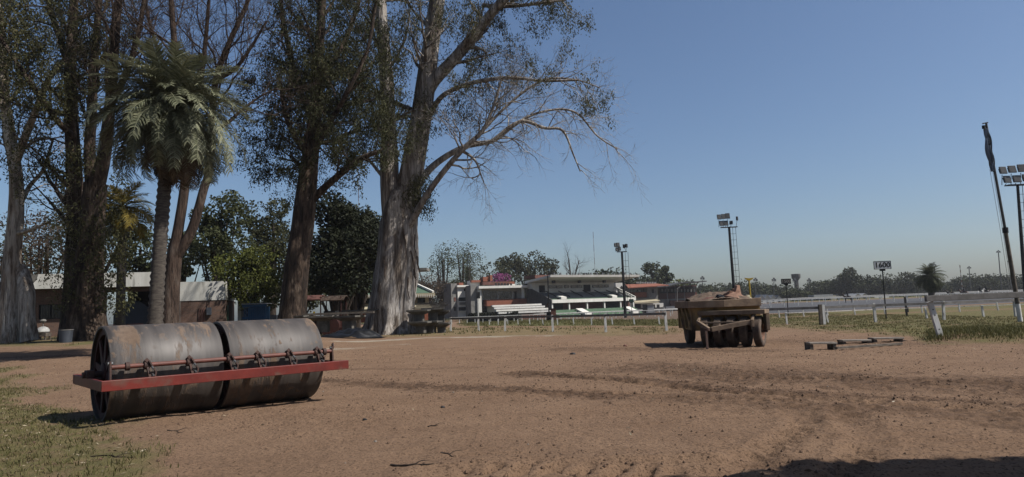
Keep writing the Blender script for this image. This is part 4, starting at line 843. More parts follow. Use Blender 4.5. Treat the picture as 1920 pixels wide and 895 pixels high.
def yard_clutter():
    # blue pens
    d = 50; p = gpt(478, d); r = thing('blue_pen', p, 'bright blue slatted pen beyond the roller', 'pen'); x0, x1 = X(457, 585, d) - p.x, X(497, 585, d) - p.x; zt = Z(478, 571, d) - p.z
    MB().box(x0, x1, .9, 1.0, 0, zt * .9).build('back_panel', M['blue'], r)
    k = 0
    while x0 + k * .14 < x1:
        MB().box(x0 + k * .14, x0 + k * .14 + .06, 0, .04, 0.02, zt * .95).build('bar', M['blue'], r); k += 1
    MB().box(x0 - .1, x1 + .1, -.06, -.01, zt * .45, zt * .53).build('rail', M['blue'], r); MB().box(x0 - .1, x1 + .1, -.06, -.01, zt * .9, zt).build('rail', M['blue'], r)
    MB().box(x0 - .1, x1 + .1, -.2, 1.1, zt + .02, zt + .07).build('roof', M['roof_pale'], r)
    d = 52; p = gpt(512, d); r = thing('blue_drum', p, 'small blue crate stack right of the slatted pen', 'crate'); MB().box(-.45, .3, 0, .6, -.1, .75).build('crate', M['blue'], r); MB().box(-.35, .22, .05, .55, .77, 1.15).build('crate', M['grey_blue'], r)
    # old machine under a rusty canopy
    d = 43; p = gpt(606, d); r = thing('old_machine', p, 'old rusty machine with a curved brown canopy between the eucalyptus trunks', 'machine')
    xa, xb = X(563, 560, d) - p.x, X(650, 560, d) - p.x; zt = Z(606, 553, d) - p.z
    m = MB(); n = 8; pr = []
    for k in range(n + 1):
        f = k / n; pr.append((-.8 + 1.6 * f, zt - .28 + .28 * math.sin(math.pi * f)))
    poly = pr + [(q[0], q[1] - .05) for q in reversed(pr)]
    m.prism(poly, xa, (xa + xb) / 2, 'X'); m.build('canopy', M['old_red'], r)
    MB().prism([(q[0], q[1] - .08) for q in poly], (xa + xb) / 2 + .02, xb, 'X').build('canopy', M['bark_red'], r)
    for sx in (xa + .2, (xa + xb) / 2, xb - .2):
        for sy in (-.65, .65): MB().bar((sx, sy, .5), (sx, sy, zt - .12), .06, .06, (0, 1, 0)).build('post', M['dull_red'], r)
    MB().box(xa + .1, xb - .5, -.6, .6, .45, .95).build('body', M['dull_red'], r)
    MB().box(xa + 1.6, xa + 2.3, -.5, .5, .97, 1.5).build('hood', M['black_metal'], r)
    MB().tube([(xa + .5, -.7, 1.02), (xa + 1.5, -.7, 1.0)], .1, 10).build('cylinder', M['yellow'], r, smooth=True)
    MB().bar((xa + 1.0, -.62, 1.05), (xa + 1.05, -.62, 1.5), .1, .1, (0, 1, 0)).build('lever', M['yellow'], r)
    for sx, wr in ((xa + .7, .55), (xb - .9, .6)):
        for sy in (-.75, .6): MB().lathe([(sy, .08), (sy, wr), (sy + .16, wr), (sy + .16, .08)], 22, 'Y', (sx, 0, wr - .05)).build('wheel', M['dull_red'], r, smooth=True)
    # concrete tables stacked beside the big trunk
    def table(px, d, pyb, pyt, wpx, label, flip=False, mat='table_concrete'):
        z0 = Z(px, pyb, d); z1 = Z(px, pyt, d); p = Vector((X(px, (pyb + pyt) / 2, d), d, z0)); rr = thing('concrete_table', p, label, 'table', 'concrete tables stacked under the trees')
        h = z1 - z0; wd = wpx * d / FPX / 2; st = h * .55
        top = MB(); a = wd; c = wd * .5; b1, b2 = (h - .12, h) if not flip else (0, .12)
        vs = [(-c, -c, h - .3), (c, -c, h - .3), (c, c, h - .3), (-c, c, h - .3), (-a, -a, h - .1), (a, -a, h - .1), (a, a, h - .1), (-a, a, h - .1), (-a, -a, h), (a, -a, h), (a, a, h), (-a, a, h)]
        fs = [(3, 2, 1, 0), (8, 9, 10, 11)] + [(i + j * 4, (i + 1) % 4 + j * 4, (i + 1) % 4 + 4 + j * 4, i + 4 + j * 4) for j in (0, 1) for i in range(4)]
        top.add(vs, fs); top.build('tabletop', M[mat], rr); rr.rotation_euler = (0, 0, random.uniform(-.25, .25))
        MB().box(-wd * .42, wd * .42, -wd * .42, wd * .42, -.03, h - .29).build('pedestal', M[mat], rr)
    table(786, 44.0, 603, 581, 40, 'wide pale-topped concrete table closest to the huge trunk, in the upper row')
    table(789, 43.6, 624, 603, 38, 'concrete table underneath the one closest to the huge trunk')
    table(812, 45.0, 601, 578, 42, 'concrete table atop the right-hand stack, left of the end one')
    table(808, 44.4, 626, 602, 36, 'dark concrete table low in the middle of the right-hand stack')
    table(826, 45.6, 604, 582, 34, 'concrete table at the upper right end of the stack')
    table(828, 44.6, 627, 605, 32, 'concrete table at the lower right end of the stack')
    for k, (px, l) in enumerate([(560, 'shaded concrete table behind the roller, leftmost in the dark row'), (606, 'shaded concrete table in the middle of the dark row'), (655, 'shaded concrete table at the right of the dark row, above the black sheeting')]):
        table(px, 41.0, 622, 592, 46, l)
    p = gpt(806, 45.3); r = thing('timber_stack', Vector((p.x, p.y, Z(806, 579, 45.3))), 'weathered boards piled on top of the concrete tables', 'timber')
    for k in range(5): MB().bar((-1.1 + .1 * k, -.3 + .15 * k, .06 + .075 * k), (1.0 + .12 * (k % 3), -.2 + .1 * k, .05 + .075 * k), .2, .06).build('board', M['wood_old'], r)
    p = gpt(620, 41.0); zt = Z(620, 590, 41.0); r = thing('timber_beam', (p.x, p.y, zt), 'long dark beam lying across the shaded concrete tables', 'beam'); a, b = X(540, 590, 41) - p.x, X(702, 590, 41) - p.x
    MB().bar((a, 0, .05), (b, 0, .05), .5, .12).build('plank', M['wood_old'], r); MB().bar((a + 3.2, .05, .17), (b + .3, .1, .2), .25, .09).build('plank', M['black_metal'], r)
    # black sheeting
    p = gpt(655, 39.5); me_rg = np.random.default_rng(3); n = 34; gx, gy = np.meshgrid(np.linspace(-1.7, 2.0, n), np.linspace(-.8, .8, n)); rr = np.clip(1 - (gx / 1.9) ** 2 - (gy / .85) ** 2, 0, 1)
    z = (0.12 + .62 * (fbm(gx * 1.6, gy * 1.9, 4, 9))) * rr ** .6 + .05 * fbm(gx * 7, gy * 7, 2, 4) - 0.03
    ix = np.arange(n * n).reshape(n, n); Q = np.stack([ix[:-1, :-1], ix[:-1, 1:], ix[1:, 1:], ix[1:, :-1]], -1).reshape(-1, 4)
    o = link('plastic_sheet', mesh_np('plastic_sheet', np.stack([gx, gy, z], -1), Q, smooth=True), M['black_sheet']); o.location = p; tag(o, 'crumpled black plastic sheeting heaped left of the huge trunk', 'sheet')
yard_clutter()

def green_roof_house():
    d = 92; p = gpt(735, d); r = thing('clubhouse', p, 'cream clubhouse with a green roof seen behind the huge trunk', 'house', rz=R(10)); base = p.z - .3
    def part(name, mat, *bx, par=r): m = MB(); pbox(m, *bx); return m.build(name, M[mat], par, org=p)
    part('wall', 'cream_wall', 652, 806, 556, 602, d + .8, 8); part('fascia', 'cream_wall', 648, 814, 552, 558, d - .6, 10)
    m = MB(); za = Z(735, 552, d); zb = Z(735, 533, d); xa, xb, xc, xd = X(652, 552, d), X(812, 552, d), X(686, 533, d), X(778, 533, d)
    m.add([(xa, d, za), (xb, d, za), (xb, d + 9, za), (xa, d + 9, za), (xc, d + 4, zb), (xd, d + 4, zb), (xd, d + 5, zb), (xc, d + 5, zb)], [(0, 1, 5, 4), (1, 2, 6, 5), (2, 3, 7, 6), (3, 0, 4, 7), (4, 5, 6, 7)]); rf = m.build('roof', M['roof_green'], r, org=p)
    MB().bar((xb, d - .1, za + .15), (xd, d + 4, zb + .2), .3, .25).build('ridge_beam', M['white_wall'], rf, org=p); MB().bar((xa, d - .1, za + .15), (xc, d + 4, zb + .2), .3, .25).build('ridge_beam', M['white_wall'], rf, org=p)
    for a in range(0, 41): part('baluster', 'white_wall', 650 + a * 4.0, 651.3 + a * 4.0, 552.2, 557.8, d - .75, .1)
    for a, b in ((656, 676), (680, 700), (704, 724), (728, 746), (750, 764), (768, 780), (784, 798)): part('window', 'dark_glass', a, b, 559, 570, d + .7, .2)
    m = MB(); xa, xb = X(668, 575, d), X(802, 575, d); m.add([(xa, d + .6, Z(735, 570, d)), (xb, d + .6, Z(735, 570, d)), (xb + .5, d - 1.6, Z(735, 580, d)), (xa - .5, d - 1.6, Z(735, 580, d))], [(0, 1, 2, 3)]); m.add([(xa - .5, d - 1.6, Z(735, 580, d)), (xb + .5, d - 1.6, Z(735, 580, d)), (xb + .5, d - 1.6, Z(735, 582, d)), (xa - .5, d - 1.6, Z(735, 582, d))], [(0, 1, 2, 3)])
    m.build('awning', M['cream_wall'], r, org=p)
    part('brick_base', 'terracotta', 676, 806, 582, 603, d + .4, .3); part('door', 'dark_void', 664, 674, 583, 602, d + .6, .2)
    # platform on a post right of the trunk
    d2 = 66; p2 = gpt(782, d2); r2 = thing('viewing_platform', p2, 'thin flat concrete platform jutting out right of the huge trunk', 'platform'); m = MB(); pbox(m, 752, 800, 503, 508, d2, 2.4); m.build('deck', M['concrete'], r2, org=p2)
    m = MB(); pbox(m, 768, 773, 508, 604, d2 + .8, .3); m.build('post', M['concrete'], r2, org=p2)
    MB().tube([W(778, 503, d2 + .5), W(779, 488, d2 + .5), W(776, 476, d2 + .5)], .05, 6).build('lamp_arm', M['black_metal'], r2, org=p2)
green_roof_house()

# --- judges tower and officials building
def officials():
    d = 186; p = gpt(866, d); r = thing('judges_tower', p, 'slim white tower with dark window bands left of the officials building', 'tower', rz=R(30))
    def part(name, mat, *bx, par=None, org=None): m = MB(); pbox(m, *bx); return m.build(name, M[mat], par or r, org=org or p)
    part('wall', 'concrete', 846, 858, 532, 598, d + .4, 5); part('front', 'white_wall', 858, 876, 537, 598, d, 5)  # left half in grey: the tower's shaded side put into the colour
    part('roof_slab', 'white_wall', 854, 878, 535, 538.5, d - .7, 6.4); part('brick_top', 'terracotta', 866, 875, 530, 535, d + 1.5, 2)
    for a, b in ((558, 565), (576, 583)): w = part('window', 'dark_glass', 859, 875, a, b, d - .05, .2); part('sill', 'white_wall', 857, 877, b, b + 1.2, d - .5, .6)
    part('window', 'dark_glass', 870, 874, 541, 546, d - .05, .2); part('shutter', 'old_red', 851, 855, 558, 565, d + .3, .15); part('shutter', 'dark_void', 851, 855, 576, 583, d + .3, .15)
    part('notice_board', 'concrete', 860, 872, 567, 572, d - .3, .15)
    p2 = gpt(940, d); r2 = thing('officials_building', p2, 'white officials building with curved roof, long windows and brick balcony', 'building', rz=R(24))
    P = lambda *a: part(*a, par=r2, org=p2)
    P('side_wall', 'concrete', 880, 893, 536, 598, d + .2, 9); P('front_pier', 'white_wall', 893, 899, 538, 598, d - .5, 3); P('back_wall', 'white_wall', 899, 992, 541, 598, d + 3, 5)  # side wall's grey stands for shade on the white building, set as colour
    m = MB(); n = 10; z0 = Z(945, 540.5, d); z1 = Z(945, 536, d); xl, xr = X(891, 538, d), X(999, 538, d)
    poly = [(xl, d + 8), (xl, d - 1.5)] + [(xr - 2.5 + 2.5 * math.sin(math.pi / 2 * k / n), d - 1.5 + 2.5 * (1 - math.cos(math.pi / 2 * k / n))) for k in range(n + 1)] + [(xr, d + 8)]
    m.prism(poly, z0, z1, 'Z'); m.build('roof', M['white_wall'], r2, org=p2)
    for a, b in ((898, 906), (912, 926), (927, 939), (941, 955), (956, 970), (972, 980)): P('window', 'dark_glass', a, b, 545.5, 561, d + 2.8, .3)
    for a in (909, 940, 970.5): P('mullion', 'white_wall', a, a + 1.6, 544, 562, d + 2.6, .4)
    m = MB(); pbox(m, 983, 989, 541, 561, d + .4, .5); m.build('column', M['white_wall'], r2, org=p2)
    P('balcony', 'terracotta', 910, 992, 561, 573, d - .2, 3); P('balcony_rail', 'black_metal', 908, 994, 559.6, 560.6, d - .4, .15)
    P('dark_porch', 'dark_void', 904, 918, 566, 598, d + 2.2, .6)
    for a, b, t, bt, mt in ((892, 911, 527, 537, 'white_wall'), (892.3, 910.5, 526, 530, 'terracotta'), (914, 926, 519.5, 528, 'terracotta'), (926.5, 931, 516, 527, 'terracotta'), (912, 966, 528, 534, 'old_red'), (966, 982, 527, 532, 'terracotta'), (966.5, 981, 532, 537, 'white_wall')):
        P('chimney' if t < 520 else 'roof_block', mt, a, b, t, bt, d + 3 + (t % 3), 2.4)
    for k in range(6): P('floodlight', 'black_metal', 929 + k * 6.2, 932 + k * 6.2, 531, 535.5, d + .3, .4)
    MB().tube([W(911, 530, d + 4), W(911, 496, d + 4)], .06, 5).build('aerial', M['black_metal'], r2, org=p2); MB().tube([W(924, 520, d + 4), W(924, 503, d + 4)], .05, 5).build('aerial', M['black_metal'], r2, org=p2)
    # white bleachers in front
    d3 = 168; p3 = gpt(970, d3); r3 = thing('white_bleachers', p3, 'stepped white bleachers in front of the brick balcony', 'bleachers', rz=R(22))
    for k, (a, b, t) in enumerate([(920, 1020, 571), (922, 1022, 575), (924, 1024, 579.5), (927, 1027, 584)]): m = MB(); pbox(m, a - k, b + k * 2, t, t + 3.2, d3 - k * .9, .9); m.build('bench_row', M['white_paint'] if k % 2 else M['white_wall'], r3, org=p3)
    m = MB(); pbox(m, 928, 1026, 575, 599, d3 + .3, .3); m.build('riser', M['concrete'], r3, org=p3); m = MB(); pbox(m, 968, 1026, 589, 598, d3 - 3.2, .2); m.build('base_panel', M['old_red'], r3, org=p3)
    # hedge
    rg = np.random.default_rng(5); C = np.stack([rg.uniform(X(878, 590, 164), X(972, 590, 164), 2600), rg.uniform(164, 165.2, 2600), rg.uniform(-1.6, Z(920, 586.5, 164), 2600)], -1); hp = gpt(925, 164)
    o = link('hedge', leafmesh('hedge', C - np.array(hp), (.5, .25), .1, rg), M['leaf_ever']); o.location = hp; tag(o, 'clipped dark hedge along the foot of the officials building', 'hedge')
    m = MB(); pp = gpt(897, 150); m = MB(); rr = thing('white_column', pp, 'white post with a dark box on top by the hedge', 'post'); m = MB(); pbox(m, 895.6, 897.6, 560, 603, 150, .25); m.build('post', M['white_wall'], rr, org=pp); m = MB(); pbox(m, 893, 900, 548, 560, 150, .5); m.build('box', M['black_metal'], rr, org=pp)
officials()

# --- the long grandstand
def grandstand():
    psi = R(36); u = Vector((math.cos(psi), math.sin(psi), 0)); fl = W(1031, 580, 182); o = Vector((fl.x, 182, -1.55)); Lg = 31.0
    r = thing('grandstand', o, 'two-tier white grandstand with green steps and a long cantilevered roof', 'grandstand', rz=psi)
    # local: x along, y negative = to the front
    def sl(name, mat, poly, a=0.0, b=Lg, par=r): return MB().prism(poly, a, b, 'X').build(name, M[mat], par)
    st = [(-5.2, -.6)]; n = 6
    for k in range(n): st += [(-5.2 + k * .85, -.6 + (k + 1) * .42 + .15), (-5.2 + (k + 1) * .85, -.6 + (k + 1) * .42 + .15)]
    sl('lower_steps', 'green_step', st + [(-.1, -.6)])
    sl('recess_wall', 'old_red', [(1.2, 1.8), (1.2, 4.2), (1.5, 4.2), (1.5, 1.8)])
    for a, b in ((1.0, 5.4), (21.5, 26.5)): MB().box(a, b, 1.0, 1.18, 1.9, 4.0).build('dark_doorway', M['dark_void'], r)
    sl('parapet', 'white_wall', [(-1.15, 3.95), (-1.15, 4.85), (-.85, 4.85), (-.85, 3.95)])
    s2 = [(-.85, 4.0)]; n = 9
    for k in range(n): s2 += [(-.85 + k * .88, 4.2 + (k + 1) * .30), (-.85 + (k + 1) * .88, 4.2 + (k + 1) * .30)]
    for k in range(n): MB().box(0.25, Lg - .25, -.85 + k * .88, -.85 + (k + 1) * .88, 3.9 + k * .30, 4.2 + (k + 1) * .30).build('step', M['green_step'] if k < 3 else M['seat_grey'], r)
    for k in range(6): MB().prism([(1.85, 5.5), (6.9, 7.25), (6.9, 7.5), (1.85, 5.75)], 4.2 + k * 4.6, 4.34 + k * 4.6, 'X').build('aisle_rail', M['black_metal'], r)
    for a in (3.6, 22.5): MB().prism([(-.6, 4.9), (1.4, 5.6), (1.4, 5.9), (-.6, 5.5)], a, a + 1.9, 'X').build('stair_cheek', M['white_wall'], r)
    for a in (8.0, 26.0): MB().prism([(-5.0, .2), (-1.2, 1.9), (-1.2, 2.3), (-5.0, .9)], a, a + 2.4, 'X').build('stair_cheek', M['white_wall'], r)
    sl('back_wall', 'white_wall', [(7.1, 6.0), (7.1, 9.7), (7.4, 9.7), (7.4, 6.0)])
    for a, b, z0, z1, nm in ((2.2, 4.2, 7.0, 9.0, 'door'), (18.6, 21.2, 7.0, 9.0, 'door')): MB().box(a, b, 6.98, 7.08, z0, z1).build(nm, M['dark_void'], r)
    for a, b in ((5.6, 8.0), (8.2, 10.6), (11.2, 13.0), (13.7, 15.8), (16.0, 18.1), (22.0, 24.2), (24.4, 26.6), (26.8, 28.6)): w = MB().box(a, b, 6.98, 7.08, 8.1, 8.95).build('window', M['seat_grey'], r); MB().box(a + .2, b - .2, 6.93, 6.97, 8.2, 8.85).build('pane', M['dark_glass'], w)
    rf = MB().prism([(9.0, 9.6), (-2.2, 10.75), (-2.4, 11.35), (9.0, 10.3)], -1.2, Lg + 1.2, 'X').build('roof', M['white_wall'], r)
    for k in range(14): MB().box(1 + k * 2.2, 1.3 + k * 2.2, -1.2, -.9, 11.25, 12.0).build('floodlight', M['grey_metal'], rf)
    for a in (4.4, 13.8, 23.4): MB().box(a, a + .8, 3.5, 4.1, 9.4, 10.15).build('loudspeaker', M['black_metal'], rf)
    MB().box(-1.4, 6.2, 4, 9, 10.8, 11.7).build('roof_house', M['old_red'], rf)
    # side walls
    side = [(-1.15, 3.95), (-1.15, 4.9), (7.4, 8.1), (9.0, 8.1), (9.0, -.8), (1.2, -.8), (1.2, 3.9)]
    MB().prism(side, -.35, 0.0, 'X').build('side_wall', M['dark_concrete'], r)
    MB().prism([(-1.15, 3.95), (-1.15, 5.1), (7.4, 8.6), (7.4, 8.1)], Lg, Lg + .35, 'X').build('side_wall', M['white_wall'], r)
    MB().prism([(7.1, 8.1), (7.1, 9.7), (9.0, 9.7), (9.0, 8.1)], -.3, 0.02, 'X').build('gable_wall', M['white_wall'], r)
    for a in (.1, 6.0, 12.5, 19, 25.3, Lg - .5): MB().box(a, a + .4, -.8, -.4, 1.5, 3.95).build('column', M['white_wall'], r)
    for k in range(12): MB().bar((Lg - .6, -.3 + k * .6, 5.2 + k * .22), (Lg - .6, .1 + k * .6, 5.2 + k * .22), .35, .3).build('end_seat', M['white_wall'], r)
grandstand()

def far_stands():
    d = 232; p = gpt(1200, d); r = thing('brick_stand', p, 'older brick stand with a tiled roof, right of the white grandstand', 'grandstand', rz=R(12))
    def part(name, mat, *bx, par=None, org=None): m = MB(); pbox(m, *bx); return m.build(name, M[mat], par or r, org=org or p)
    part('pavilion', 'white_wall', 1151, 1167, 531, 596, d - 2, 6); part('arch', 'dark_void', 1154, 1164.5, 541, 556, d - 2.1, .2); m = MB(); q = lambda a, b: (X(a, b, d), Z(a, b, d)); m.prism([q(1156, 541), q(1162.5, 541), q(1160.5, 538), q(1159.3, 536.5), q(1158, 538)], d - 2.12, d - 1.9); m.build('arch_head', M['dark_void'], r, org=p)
    m = MB(); x0, x1 = X(1170, 535, d), X(1245, 535, d); m.add([(x0, d - 3, Z(1207, 539, d)), (x1 + 1.0, d - 3, Z(1207, 536.5, d)), (x1, d + 6, Z(1207, 531, d)), (x0 + 2.5, d + 6, Z(1207, 531.5, d)), (x0, d - 3, Z(1207, 540.5, d)), (x1 + 1.0, d - 3, Z(1207, 538, d))], [(0, 1, 2, 3), (4, 5, 1, 0)]); rf = m.build('roof', M['terracotta'], r, org=p)
    part('wall', 'concrete', 1170, 1216, 539, 597, d + 3, 3); part('side_block', 'concrete', 1216, 1237, 537, 597, d + .5, 5); part('window', 'dark_void', 1224.5, 1229, 542.5, 549.5, d + .4, .2)
    for k in range(8): part('window', 'dark_glass', 1173 + k * 5.3, 1176.8 + k * 5.3, 541, 547.5, d + 2.9, .2)
    part('balcony', 'old_red', 1171, 1215.5, 548, 557.5, d + 1.5, 1.2); part('balcony_box', 'terracotta', 1191, 1215, 548.5, 558, d + .8, .6)
    m = MB(); m.add([(X(1184, 562, d), d - 3, Z(1210, 567, d)), (X(1234, 562, d), d - 3, Z(1210, 565, d)), (X(1222, 558, d), d + 1, Z(1210, 558, d)), (X(1182, 558, d), d + 1, Z(1210, 560, d))], [(0, 1, 2, 3)]); m.build('awning', M['cream_wall'], r, org=p)
    part('awning_edge', 'cream_wall', 1185, 1235, 566.5, 569, d - 3.1, .2); part('lower_wall', 'white_wall', 1201, 1246, 569, 577, d - 1, .4); part('shop_window', 'dark_void', 1233, 1238, 571, 577, d - 1.1, .1); part('shop_window', 'dark_void', 1224, 1229, 571, 577, d - 1.1, .1); part('base', 'concrete', 1168, 1250, 577, 598, d - .6, .4)
    part('stair', 'concrete', 1163, 1185, 566, 598, d - 2.6, 1.5)
    for k in range(12): part('roof_light', 'roof_pale', 1200 + k * 3.4, 1201.6 + k * 3.4, 528.4, 531.5, d + 5, .3)
    d2 = 240; p2 = gpt(1275, d2); r2 = thing('dark_roofed_stand', p2, 'red-fronted stand under a dark sheet roof, behind the towed compactor', 'grandstand', rz=R(10)); P = lambda *a: part(*a, par=r2, org=p2)
    m = MB(); x0, xm, x1 = X(1236, 536, d2), X(1264, 530, d2), X(1316, 530, d2); m.add([(x0, d2 - 5, Z(1275, 537, d2)), (xm, d2 - 5, Z(1275, 530.5, d2)), (x1, d2 - 5, Z(1275, 529, d2)), (x1, d2 + 8, Z(1275, 529, d2)), (xm, d2 + 8, Z(1275, 530.5, d2)), (x0, d2 + 8, Z(1275, 537, d2))], [(0, 1, 4, 5), (1, 2, 3, 4)])
    ro = m.build('roof', M['roof_dark'], r2, org=p2); ro.modifiers.new('solid', 'SOLIDIFY').thickness = .35
    P('back_wall', 'old_red', 1238, 1314, 536, 562, d2 + 5, .5); P('gallery', 'dark_void', 1240, 1313, 538, 549, d2 + 4.5, .3); P('tiers', 'concrete', 1236, 1314, 560, 598, d2 + 1, 2); P('pink_tier', 'old_red', 1256, 1300, 563, 573, d2 - .5, 1); P('front_wall', 'white_wall', 1246, 1300, 574, 580, d2 - 1.5, .4)
    for k in range(11): P('gallery_pane', 'concrete', 1243 + k * 6.4, 1245.6 + k * 6.4, 542, 547, d2 + 4.2, .15)
    for a in (1246, 1262, 1280, 1300, 1312): P('post', 'mast_metal', a, a + .9, 532, 566, d2 - 3.5, .2)
    m = MB(); m.tube([W(1261, 580, d2 - 8), W(1261, 542, d2 - 8), W(1267, 538, d2 - 8)], .13, 6); m.build('lamp_post', M['concrete'], r2, org=p2)
    # utility cabinet on the infield
    d3 = 120; p3 = gpt(1216, d3); r3 = thing('utility_cabinet', p3, 'grey and black utility cabinet standing on the infield', 'cabinet'); P = lambda *a: part(*a, par=r3, org=p3)
    P('body', 'roof_pale', 1214, 1226.5, 572.5, 590, d3, .8); P('dark_door', 'black_metal', 1206.5, 1214, 571, 590, d3 - .05, .8); P('lid', 'concrete', 1213.5, 1227, 571.5, 572.4, d3 - .1, 1.0)
    # houses beyond the track
    i = 0
    for px, dd, t, w_, lab in [(1429, 300, 553, 11, 'small white gabled stable, leftmost of the row beyond the compactor'), (1440, 300, 553, 11, 'small white gabled stable, second in the row beyond the compactor'), (1451, 300, 553.5, 11, 'small white gabled stable, third in the row beyond the compactor'), (1462, 300, 554, 11, 'small gabled stable with darker roof, last in the row by the 1500 sign'),
                               (1573, 300, 553, 12, 'pale gabled hut directly left of the lone dark horse'), (1601, 300, 551, 12, 'cream gabled hut just right of the lone dark horse'), (1610, 295, 551, 14, 'cream gabled hut, second right of the lone dark horse'), (1623, 300, 550.5, 14, 'cream gabled hut nearest the 1600 sign')]:
        b = gpt(px, dd); rr = thing('gabled_hut', b, lab, 'hut', 'gabled huts beyond the track'); ww = w_ * dd / FPX / 2; hh = Z(px, t, dd) - b.z
        MB().prism([(-ww, 0), (ww, 0), (ww, hh * .55), (0, hh), (-ww, hh * .55)], 0, 6).build('wall', M['cream_wall'] if px > 1570 else M['white_wall'], rr)
        m = MB(); m.add([(-ww * 1.15, -.4, hh * .5), (0, -.4, hh + .12), (0, 6.2, hh + .12), (-ww * 1.15, 6.2, hh * .5), (ww * 1.15, -.4, hh * .5), (ww * 1.15, 6.2, hh * .5)], [(0, 1, 2, 3), (1, 4, 5, 2)]); m.build('roof', M['roof_pale'] if px < 1455 or px > 1600 else M['roof_dark'], rr).modifiers.new('solid', 'SOLIDIFY').thickness = .2
        MB().box(-ww * .35, ww * .35, -.05, -.005, 0, hh * .38).build('door', M['dark_void'], rr)
    dd = 290; b = gpt(1546, dd); rr = thing('long_shed', b, 'long pale-roofed shed beyond the track between the two distance signs', 'shed'); P = lambda *a: part(*a, par=rr, org=b)
    P('wall', 'concrete', 1522, 1558, 559, 566, dd + .5, 5); P('end_wall', 'cream_wall', 1558, 1568, 554, 565, dd, 5); P('roof', 'roof_pale', 1526, 1562, 552.5, 557.5, dd - .4, 6)
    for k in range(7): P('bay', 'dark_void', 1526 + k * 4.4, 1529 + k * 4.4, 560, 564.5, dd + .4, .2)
    dd = 280; b = gpt(1655, dd); rr = thing('white_hoarding', b, 'low white hoarding beyond the track right of the 1600 pole', 'hoarding'); P = lambda *a: part(*a, par=rr, org=b); P('panel', 'white_wall', 1640, 1667, 555.5, 559, dd, .2); P('panel', 'white_wall', 1641, 1648, 561, 565, dd, .2); P('leg', 'concrete', 1650, 1650.7, 559, 566, dd + .05, .1)
    # water tower
    dd = 420; b = gpt(1497, dd); rr = thing('water_tower', b, 'dark water tower above the wooded skyline beside the 1500 sign', 'tower'); z0, z1, z2 = [Z(1497, q, dd) - b.z for q in (528, 521, 514)]
    rad = 8 * dd / FPX; MB().lathe([(z0, .3 * rad), (z0 + .3, .38 * rad), (z1, rad), (z2, rad * 1.02), (z2 + .2, .02)], 20, 'Z').build('tank', M['dark_concrete'], rr, smooth=True)
    for a in range(6): MB().tube([(1.0 * math.cos(a * 1.047), 1.0 * math.sin(a * 1.047), 0), (1.0 * math.cos(a * 1.047), 1.0 * math.sin(a * 1.047), z0 + .5)], .35, 8).build('leg', M['dark_concrete'], rr)
far_stands()
# ---------------------------------------------------------------- rails, masts, signs
def rail_fence(label, pts, ph, pw, rails, pmat='white_paint', rmat='grey_rail', name='rail_fence', cat='fence', group=None, lean=0.0, lift=0.0):
    """pts: ground points of the posts; rails: (height, thickness, width, every) ; each post and each rail length is a part"""
    c = pts[len(pts) // 2]; r = thing(name, c, label, cat, group); rg = random.Random(len(pts))
    for p in pts:
        h = ph * rg.uniform(.96, 1.04); ox = lean + rg.uniform(-.05, .05) * h
        MB().bar(p + Vector((0, 0, -.15)), p + Vector((ox, rg.uniform(-.03, .03), h)), pw, pw, (0, 1, 0)).build('post', M[pmat], r, org=c)
    for hz, th, wd in rails:
        for a, b in zip(pts[:-1], pts[1:]):
            e = (b - a).normalized() * .004
            MB().bar(a + Vector((lean * hz / ph, -pw * .5 - wd * .5 - .003, hz)) + e, b + Vector((lean * hz / ph, -pw * .5 - wd * .5 - .003, hz)) - e, wd, th).build('rail', M[rmat], r, org=c)
    return r
def bypx(lst): return [G(a, b) for a, b in lst]
rail_fence('weathered white-posted rail from the concrete tables to the compactor', bypx([(845, 621.5), (898, 621), (947, 621), (1037, 622), (1136, 622.5), (1250, 620.5)]), 0.93, 0.12, [(0.86, .12, .05)])
rail_fence('grey-railed fence from the compactor past the 1600 sign', bypx([(1330, 616), (1437, 612), (1540, 609), (1642, 604.5), (1770, 600), (1905, 594), (2040, 589)]), 0.98, 0.11, [(0.86, .13, .05)])
p = G(1541, 609); r = thing('gate_post', p, 'single thick two-sided white post in the grey-railed fence', 'post'); MB().box(-.15, .0, -.2, -.05, -.1, 1.02).build('dark_side', M['wood_old'], r); MB().box(.003, .13, -.2, -.05, -.1, 1.0).build('white_side', M['white_paint'], r)
rail_fence('row of short white stakes along the green strip before the stands', bypx([(918, 609.5), (935, 609.5), (953, 609.5), (972, 609), (994, 609), (1019, 609.5), (1046, 609), (1076, 609), (1110, 610), (1149, 609), (1190, 609), (1237, 608.5), (1290, 608)]), 0.50, 0.085, [], lean=-.05)
rail_fence('line of short white stakes on the right-hand grass', bypx([(1476, 608), (1553, 605), (1643, 601), (1739, 597.5), (1845, 594), (1960, 590)]), 0.62, 0.085, [(0.6, .035, .035)], lean=-.06, rmat='white_paint')
rail_fence('further line of short white stakes along the dark grass path', bypx([(1462, 596), (1508, 594), (1553, 592), (1604, 590.5), (1660, 589), (1730, 587), (1800, 585), (1872, 582), (1950, 580)]), 0.62, 0.08, [(0.6, .03, .03)], lean=-.06, rmat='white_paint')
def line_fence(label, px0, px1, d0, d1, n, ph=1.1, rmat='white_paint', pw=.12, th=.11):
    pts = []
    for k in range(n):
        f = k / (n - 1); d = d0 + (d1 - d0) * f; pts.append(gpt(px0 + (px1 - px0) * f, d))
    return rail_fence(label, pts, ph, pw, [(ph, th, .08)], 'white_paint', rmat)
line_fence('long white running rail in front of the stands', 846, 1330, 118, 118, 34)
line_fence('white rail at the foot of the grandstand steps', 1000, 1310, 160, 175, 26, 1.3, th=.2)
line_fence('nearest white running rail across the grey track', 1420, 1960, 128, 128, 22)
line_fence('middle white running rail of the grey track', 1420, 1960, 178, 178, 24, th=.16)
